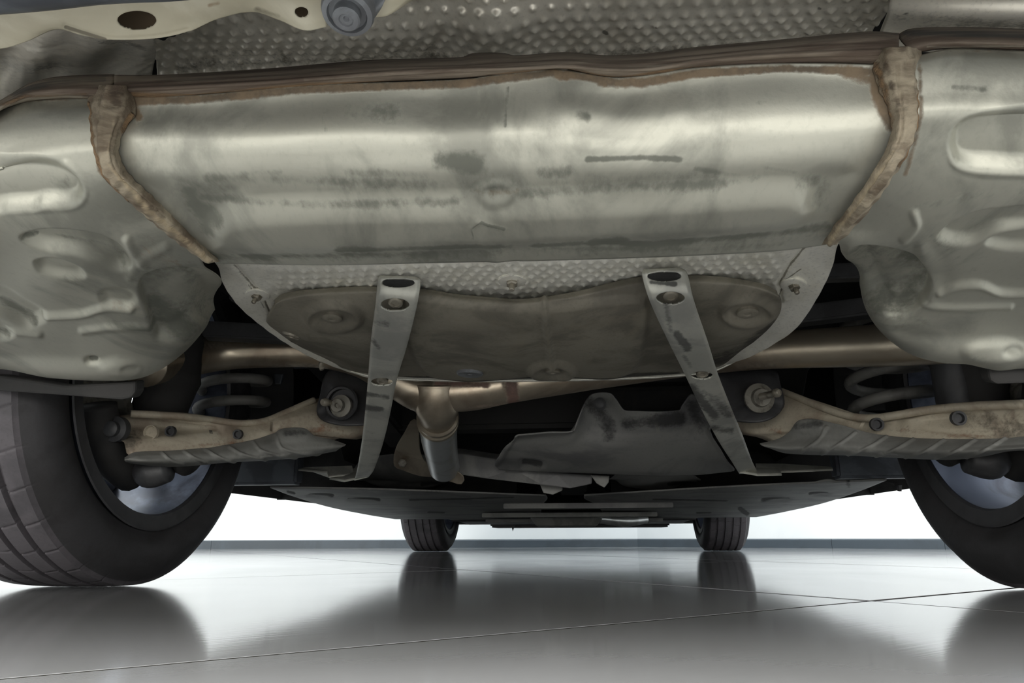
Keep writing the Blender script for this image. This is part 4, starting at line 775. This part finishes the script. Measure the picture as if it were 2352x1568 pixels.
# ribbed plastic covers under the arms
def ribs(lines, w, h): return [('ridge', l, w, h) for l in lines]
sheet('arm_cover', [
    row([(286, 1050), (310, 1038), (400, 1034), (500, 1024), (580, 1010), (630, 994), (650, 985), (700, 984), (722, 1000), (760, 1008), (795, 1020)], [1.02, 1.03, 1.08, 1.15, 1.20, 1.23, 1.23, 1.25, 1.26, 1.29, 1.31]),
    row([(286, 1056), (320, 1048), (400, 1046), (500, 1040), (580, 1030), (640, 1016), (700, 1014), (760, 1020), (790, 1024)], [1.01, 1.02, 1.065, 1.13, 1.18, 1.21, 1.24, 1.28, 1.30]),
    row([(288, 1060), (330, 1062), (400, 1062), (500, 1056), (600, 1050), (680, 1040), (740, 1034), (780, 1030)], [1.02, 1.025, 1.07, 1.13, 1.19, 1.23, 1.27, 1.30]),
    row([(300, 1064), (370, 1072), (440, 1070), (520, 1062), (600, 1058), (700, 1050), (740, 1042), (772, 1036)], [1.06, 1.09, 1.12, 1.16, 1.22, 1.27, 1.30, 1.32])],
    m_cover, CAR, 220, 60, .002, ribs([[(372, 1040), (392, 1056), (420, 1064)], [(422, 1036), (445, 1050), (478, 1062)], [(472, 1032), (500, 1048), (540, 1062)], [(526, 1026), (556, 1042), (610, 1056)], [(582, 1014), (600, 1034), (680, 1052)], [(634, 1000), (650, 1030), (740, 1046)]], 5, .0026)+[('plate', [(642, 990), (690, 986), (712, 1000), (700, 1008), (650, 1010)], 10, .004)],
    [('dirt', [(655, 998), (700, 996)], 18, .6), ('pale', [(600, 1050), (740, 1036)], 9, .5), ('pale', [(500, 1058), (600, 1052)], 6, .4)], label='ribbed grey plastic cover under the left arm')
sheet('arm_cover', [
    row([(1745, 1018), (1790, 1006), (1820, 985), (1835, 966), (1870, 963), (1930, 975), (2000, 994), (2080, 1004), (2200, 1008), (2300, 1006), (2400, 998)], [1.28, 1.26, 1.23, 1.21, 1.19, 1.15, 1.12, 1.08, 1.0, .94, .90]),
    row([(1750, 1022), (1800, 1016), (1850, 1002), (1900, 1002), (2000, 1016), (2080, 1022), (2200, 1026), (2300, 1022), (2400, 1016)], [1.27, 1.24, 1.20, 1.16, 1.11, 1.06, .98, .93, .89]),
    row([(1756, 1026), (1800, 1032), (1850, 1030), (1920, 1032), (2000, 1036), (2080, 1040), (2200, 1042), (2300, 1036), (2400, 1030)], [1.27, 1.235, 1.19, 1.15, 1.11, 1.06, .98, .93, .89]),
    row([(1764, 1028), (1800, 1040), (1850, 1044), (1950, 1046), (2050, 1051), (2180, 1056), (2260, 1048), (2320, 1036), (2400, 1034)], [1.30, 1.27, 1.23, 1.17, 1.11, 1.04, 1.0, .98, .95])],
    m_cover, CAR, 220, 60, .002, ribs([[(1900, 980), (1880, 1010), (1838, 1038)], [(1965, 992), (1930, 1018), (1888, 1042)], [(2036, 1002), (2000, 1024), (1948, 1044)], [(2098, 1008), (2060, 1030), (2012, 1048)], [(2168, 1010), (2130, 1034), (2080, 1050)], [(2240, 1010), (2200, 1034), (2150, 1052)], [(2310, 1006), (2270, 1030), (2220, 1050)]], 5, .0026)+[('plate', [(1822, 985), (1840, 966), (1880, 966), (1892, 985), (1850, 996)], 10, .005)],
    [('dirt', [(1835, 980), (1885, 975)], 18, .55), ('pale', [(1850, 1034), (1980, 1036), (2060, 1044)], 8, .5)], label='ribbed grey plastic cover under the right arm')
# subframe brackets with bolts
lb = slab('subframe_bracket', [(744, 866, 1.285), (735, 905, 1.285), (727, 940, 1.275), (730, 955, 1.275), (745, 968, 1.265), (775, 976, 1.265), (800, 978, 1.265), (850, 970, 1.275), (868, 900, 1.295), (850, 872, 1.305), (800, 850, 1.305), (760, 848, 1.295)], m_black, CAR, .03, .004, n=60, dome=.003, label='black bushing bracket beside the left strap')
lathe('bushing_ring', PY(785, 925, 1.257), (-.1, -1, -.1), [(.032, -.004), (.033, .003), (.030, .006), (.026, .005), (.025, -.003)], m_black, lb, 40, smooth=True)
lathe('bolt', PY(784, 932, 1.253), (-.15, -1, -.1), [(.021, -.004), (.021, .004), (.015, .006), (.012, .008), (.012, .018), (.0045, .018), (.004, .014)], m_boltd, lb, 24, smooth=True)
lathe('stud', PY(764, 926, 1.245), (-.5, -1, -.05), [(.006, -.02), (.006, .012), (.0075, .014), (.0075, .022), (.005, .026)], m_bolt, lb, 16, smooth=True)
rb_ = slab('subframe_bracket', [(1640, 862, 1.285), (1700, 852, 1.285), (1782, 852, 1.275), (1792, 880, 1.265), (1802, 920, 1.255), (1800, 935, 1.255), (1780, 958, 1.245), (1745, 970, 1.245), (1700, 968, 1.255), (1670, 960, 1.265)], m_black, CAR, .03, .004, n=60, dome=.003, label='black bushing bracket beside the right strap')
lathe('bolt', PY(1744, 914, 1.240), (.1, -1, -.1), [(.026, -.004), (.026, .002), (.022, .004), (.017, .006), (.015, .014), (.004, .014)], m_boltd, rb_, 28, smooth=True)
lathe('stud', PY(1768, 906, 1.190), (.6, -1, 0), [(.006, -.02), (.006, .010), (.0075, .012), (.0075, .018), (.005, .022)], m_bolt, rb_, 16, smooth=True)
# knuckles inside the wheels
for sx in (-1, 1):
    kn = tube('wheel_knuckle', [(sx*.60, 1.13, .20), (sx*.665, 1.14, .24), (sx*.68, AX, WR), (sx*.66, 1.17, .45)], [.026, .036, .055, .03], m_dark, CAR, 20, 40, raw=True, label='dark wheel knuckle inside the %s wheel' % ('left' if sx < 0 else 'right'))
    tube('brake_caliper', [(sx*.70, AX+.155*math.cos(t), WR+.155*math.sin(t)) for t in np.linspace(3.5, 4.5, 8)], .030, m_dark, kn, 14, 30, raw=True)
    tube('ball_joint', [(sx*.62, 1.10, .185), (sx*.655, 1.10, .182), (sx*.67, 1.11, .20)], [.020, .026, .018], m_black, kn, 16, 14, raw=True)
# dark guards above the tyres
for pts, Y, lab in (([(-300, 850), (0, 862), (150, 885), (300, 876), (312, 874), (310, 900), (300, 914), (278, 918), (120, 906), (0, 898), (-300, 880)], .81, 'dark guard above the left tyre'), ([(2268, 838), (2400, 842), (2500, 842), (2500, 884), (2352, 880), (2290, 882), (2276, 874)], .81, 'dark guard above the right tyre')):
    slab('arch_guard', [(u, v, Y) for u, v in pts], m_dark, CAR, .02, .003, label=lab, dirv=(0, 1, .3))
# upper cross beams and dark structure filling the gaps
def beam(name, a, b, w, hgt, m, parent=CAR, label=None):
    a, b = np.array(a), np.array(b); d = (b-a)/np.linalg.norm(b-a); s = np.cross(d, [0, 0, 1.]); s /= np.linalg.norm(s); t = np.cross(s, d)
    V = [p+s*i*w/2+t*j*hgt/2 for p in (a, b) for i, j in ((-1, -1), (1, -1), (1, 1), (-1, 1))]
    bm = bmesh.new(); vs = [bm.verts.new(p-L0) for p in V]
    for f in ((0, 1, 2, 3), (7, 6, 5, 4), (0, 4, 5, 1), (1, 5, 6, 2), (2, 6, 7, 3), (3, 7, 4, 0)): bm.faces.new([vs[i] for i in f])
    bmesh.ops.recalc_face_normals(bm, faces=bm.faces); bmesh.ops.bevel(bm, geom=bm.edges[:], offset=min(w, hgt)*.12, segments=2, affect='EDGES')
    me = bpy.data.meshes.new(name); bm.to_mesh(me); bm.free(); return link(name, me, m, parent, False, label)
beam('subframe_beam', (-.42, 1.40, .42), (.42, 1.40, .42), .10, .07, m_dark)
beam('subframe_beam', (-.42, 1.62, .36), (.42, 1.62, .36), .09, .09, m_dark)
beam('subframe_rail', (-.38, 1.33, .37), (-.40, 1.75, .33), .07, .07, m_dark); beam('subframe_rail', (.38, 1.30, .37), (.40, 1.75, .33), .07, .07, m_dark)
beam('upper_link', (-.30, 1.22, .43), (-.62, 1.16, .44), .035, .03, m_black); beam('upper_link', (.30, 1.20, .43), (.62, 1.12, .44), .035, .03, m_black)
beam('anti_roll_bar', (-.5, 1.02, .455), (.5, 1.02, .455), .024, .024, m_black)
# clips seen against the dark, left and right
slab('harness_clip', [(628, 858, 1.45), (650, 858, 1.45), (644, 882, 1.45), (630, 882, 1.45)], m_bump, CAR, .01, .002, label='blue grey clip in the dark')
slab('harness_clip', [(1942, 860, 1.40), (1960, 866, 1.40), (1972, 882, 1.40), (1950, 886, 1.40)], m_black, CAR, .01, .002, label='black clip beside the right spring')
# ---- centre shield plate (differential cover)
ds = [
    row([(1346, 908), (1370, 902), (1402, 902), (1416, 908)], 1.44),
    row([(1338, 940), (1370, 936), (1410, 938), (1432, 938)], 1.45)]
plate = sheet('centre_cover', [
    row([(1184, 1000), (1260, 994), (1318, 992), (1328, 975), (1345, 922), (1362, 904), (1400, 903), (1412, 915), (1430, 940), (1450, 944), (1560, 942), (1572, 925), (1590, 905), (1612, 930), (1630, 985)], [1.42, 1.44, 1.44, 1.43, 1.42, 1.42, 1.42, 1.42, 1.43, 1.44, 1.44, 1.43, 1.42, 1.43, 1.44]),
    row([(1180, 1006), (1260, 1003), (1318, 1002), (1340, 990), (1362, 975), (1390, 970), (1412, 972), (1440, 980), (1480, 986), (1550, 985), (1580, 975), (1600, 972), (1620, 985), (1638, 1000)], 1.47),
    row([(1160, 1024), (1250, 1024), (1340, 1022), (1440, 1022), (1550, 1020), (1650, 1022)], 1.50),
    row([(1145, 1046), (1230, 1050), (1340, 1052), (1440, 1052), (1560, 1052), (1670, 1056)], 1.55),
    row([(1136, 1062), (1220, 1072), (1340, 1078), (1440, 1080), (1580, 1082), (1686, 1074)], 1.62),
    row([(1146, 1078), (1220, 1082), (1340, 1088), (1440, 1090), (1600, 1092), (1680, 1084)], 1.66)],
    m_under, CAR, 260, 90, .003, [('plate', [(1196, 1058), (1246, 1062), (1250, 1074), (1204, 1076)], 6, -.006), ('ridge', [(1180, 1004), (1140, 1062)], 12, .006), ('ridge', [(1630, 990), (1690, 1080)], 12, .005), ('fn', lambda U, V, P: .002*np.sin(U*.02)*np.sin(V*.05))],
    [('dirt', [(1350, 920), (1390, 960), (1400, 1000)], 40, .6), ('dirt', [(1440, 970), (1560, 960)], 34, .6), ('dirt', [(1590, 930), (1610, 990)], 30, .5), ('dirt', [(1205, 1064), (1240, 1070)], 14, .8), ('pale', [(1450, 1068), (1560, 1072)], 16, .4), ('pale', [(1506, 970), (1512, 990)], 9, .8), ('pale', [(1320, 1040), (1560, 1030)], 30, .25)], label='dark grey shield plate with two upright tabs')
dot('push_pin', 1378, 928, 1.415, .012, plate, m_black, (0, -1, -.3), [(.013, -.004), (.013, .001), (.008, .003), (.006, .002)])
# cross member beneath, carrying the pipe bracket
slab('cross_member', [(1036, 1040, 1.70), (1060, 1042, 1.70), (1150, 1056, 1.70), (1180, 1074, 1.70), (1280, 1086, 1.72), (1360, 1092, 1.74), (1360, 1112, 1.74), (1310, 1122, 1.72), (1240, 1114, 1.72), (1120, 1100, 1.72), (1040, 1088, 1.72)], m_under, CAR, .05, .004, label='grey cross member under the centre plate', dirv=(0, 1, .4), wr=[('pale', [(1060, 1075), (1300, 1108)], 18, .5)])
beam('prop_tube', (.03, 1.72, .30), (.02, 2.6, .26), .10, .08, m_black)
for u0, u1, v0, v1, lab in ((810, 1068, 1048, 1126, 'smooth dark pan left of centre'), (1400, 1610, 1080, 1126, 'smooth dark pan right of centre')):
    cx_ = (u0+u1)/2
    sheet('floor_pan_bulge', [row([(u0+20, v0+4), (cx_, v0-6), (u1-20, v0+10)], 1.80), row([(u0, v0+(v1-v0)*.45), (cx_, v0+(v1-v0)*.55), (u1, v0+(v1-v0)*.5)], 1.86), row([(u0-4, v1-36), (cx_-60, v1-14), (cx_+20, v1-8), (u1-10, v1-28)], 1.98), row([(u0-6, v1-30), (cx_-60, v1-7), (cx_+20, v1-2), (u1-8, v1-20)], 2.03)],
          m_under, CAR, 60, 40, .003, [('plate', ell(cx_+60, v1-14, 60, 5), 4, -.004), ('plate', ell(cx_-70, v1-20, 40, 4), 4, -.004)], [('dirt', [(cx_+30, v1-12), (cx_+90, v1-16)], 8, .8)], label=lab)
# ---- long flat undertrays running forward to the front axle
def tray(name, pts, zs, lab, stains_shade=(), feats=(), m=m_under, nu=120, nv=70):
    rows = []
    for r, z in zip(pts, zs):
        rr_ = []
        for (x, y) in r:
            P = np.array([x, y, z]); u, v = cam_px(P); rr_.append((u, v, y))
        rows.append(rr_)
    return sheet(name, rows, m, CAR, nu, nv, .004, feats, stains_shade, label=lab)
lst = [('dirt', [(690, 1112), (722, 1112)], 5, .9), ('dirt', [(712, 1136), (764, 1140)], 5, .9), ('dirt', [(800, 1146), (872, 1150)], 5, .9), ('dirt', [(984, 1176), (1020, 1177)], 4, .9), ('dirt', [(660, 1128), (676, 1132)], 6, .9), ('dirt', [(940, 1148), (1180, 1142)], 4, .7), ('dirt', [(840, 1110), (960, 1124), (1080, 1140)], 9, .5)]  # most of these dark strokes fill the slot openings
tray('undertray', [[(-.68, 1.62), (-.45, 1.72), (-.05, 2.06)], [(-.74, 1.9), (-.45, 1.98), (-.05, 2.15)], [(-.82, 2.4), (-.45, 2.4), (-.08, 2.4)], [(-.86, 3.0), (-.45, 3.0), (-.12, 3.0)], [(-.86, 3.45), (-.5, 3.5), (-.16, 3.5)]], [.190, .186, .178, .168, .160], 'left long grey undertray with dark slots', lst,
     [('plate', ell(706, 1112, 22, 4), 3, -.006), ('plate', ell(738, 1138, 30, 4), 3, -.006), ('plate', ell(838, 1148, 40, 4), 3, -.006)])
rst = [('dirt', [(1878, 1106), (1914, 1104)], 5, .9), ('dirt', [(1860, 1136), (1900, 1133)], 5, .9), ('dirt', [(1750, 1150), (1810, 1145)], 5, .9), ('dirt', [(1500, 1146), (1670, 1150)], 4, .8), ('dirt', [(1600, 1177), (1632, 1177)], 4, .9), ('dirt', [(1700, 1168), (1716, 1180)], 9, 1), ('dirt', [(1945, 1098), (1950, 1118)], 6, .9), ('dirt', [(1520, 1130), (1640, 1120)], 12, .4)]  # dark strokes mostly fill the slots on this side
tray('undertray', [[(.06, 2.06), (.45, 1.72), (.70, 1.58)], [(.06, 2.15), (.45, 1.98), (.76, 1.9)], [(.10, 2.4), (.45, 2.4), (.83, 2.4)], [(.14, 3.0), (.45, 3.0), (.86, 3.0)], [(.18, 3.5), (.5, 3.5), (.86, 3.45)]], [.190, .186, .178, .168, .160], 'right long grey undertray with dark slots', rst,
     [('plate', ell(1896, 1105, 22, 4), 3, -.006), ('plate', ell(1880, 1135, 26, 4), 3, -.006), ('plate', ell(1780, 1148, 36, 4), 3, -.006)])
tray('engine_undertray', [[(-.60, 3.46), (0, 3.46), (.60, 3.46)], [(-.60, 3.9), (0, 3.9), (.60, 3.9)], [(-.62, 4.3), (0, 4.3), (.62, 4.3)], [(-.60, 4.6), (0, 4.65), (.60, 4.6)]], [.160, .150, .146, .175], 'grey undertray below the engine', [('dirt', [(1000, 1196), (1500, 1198)], 5, .6)], nu=60, nv=30)
# sill ends / square boxes behind the tyres
for sx in (-1, 1):
    boxw('sill_block', (min(sx*.60, sx*.86), 1.575, .195), (max(sx*.60, sx*.86), 1.62, .30), m_bump, CAR, .006, label='square grey sill end %s the tyre' % ('right of' if sx < 0 else 'left of'))
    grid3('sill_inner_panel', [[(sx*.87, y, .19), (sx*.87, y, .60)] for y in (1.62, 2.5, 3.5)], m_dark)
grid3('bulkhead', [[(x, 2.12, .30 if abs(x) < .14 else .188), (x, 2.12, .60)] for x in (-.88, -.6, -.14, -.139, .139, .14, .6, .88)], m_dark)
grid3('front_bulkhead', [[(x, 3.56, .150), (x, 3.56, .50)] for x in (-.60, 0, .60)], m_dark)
# central tunnel: gearbox pan, braces
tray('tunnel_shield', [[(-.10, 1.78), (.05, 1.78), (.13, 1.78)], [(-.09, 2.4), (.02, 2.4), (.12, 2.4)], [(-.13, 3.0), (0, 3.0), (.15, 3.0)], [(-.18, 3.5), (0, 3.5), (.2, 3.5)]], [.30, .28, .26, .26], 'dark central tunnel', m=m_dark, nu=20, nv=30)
for y, z, x0, x1, m, nm in ((2.35, .172, -.20, .34, m_under, 'tunnel_brace'), (2.85, .158, -.34, .34, m_cover, 'tunnel_brace'), (3.42, .148, -.40, .42, m_under, 'front_cross_member')):
    beam(nm, (x0, y, z), (x1, y, z), .10 if y < 3 else .14, .016, m)
def bowl(name, cx_, cy_, zt, zb, a, b, m, lab):
    V = []; F = []; n = 40
    for s, z in ((1, zt), (.98, zt-.006), (.86, zb+.006), (.80, zb), (0.01, zb)):
        for k in range(n):
            t = 2*math.pi*k/n; q = lambda c: math.copysign(abs(c)**.5, c); V.append((cx_+a*s*q(math.cos(t)), cy_+b*s*q(math.sin(t)), z))
    for i in range(4):
        for k in range(n): F.append((i*n+k, i*n+(k+1) % n, (i+1)*n+(k+1) % n, (i+1)*n+k))
    return link(name, mesh(V, F), m, CAR, label=lab)
bowl('gearbox_pan', -.015, 3.12, .156, .118, .155, .13, m_cover, 'pale gearbox pan hanging in the centre')
tube('catalyst_pipe', [(.12, 3.1, .150), (.22, 3.14, .142), (.33, 3.22, .150)], [.02, .028, .02], m_tip, CAR, 16, 30, raw=True, label='short bright pipe beside the gearbox pan')
slab('drip_bracket', [(1356, 1090, 1.74), (1400, 1092, 1.74), (1398, 1108, 1.74), (1388, 1120, 1.74), (1370, 1110, 1.74)], m_cover, CAR, .01, .002, label='small pointed bracket below the centre plate')
slab('drip_bracket', [(1240, 1112, 1.8), (1290, 1116, 1.8), (1292, 1126, 1.8), (1270, 1136, 1.8), (1248, 1132, 1.8)], m_cover, CAR, .02, .002, label='small rounded bracket below the cross member')
slab('front_tab', [(1174, 1206, 3.9), (1182, 1206, 3.9), (1178, 1220, 3.9)], m_black, CAR, .01, 0)
slab('side_tab', [(2064, 1114, 1.6), (2072, 1114, 1.6), (2071, 1128, 1.6), (2066, 1128, 1.6)], m_black, CAR, .01, 0)
boxw('front_bumper_bottom', (-.50, 4.30, .128), (.56, 4.66, .20), m_black, CAR, .01, label='dark lower edge of the front bumper')
for xa, xb in ((-.86, -.50), (.56, .86)): boxw('splitter_end', (min(xa, xb), 4.30, .150), (max(xa, xb), 4.55, .20), m_black, CAR, .01)
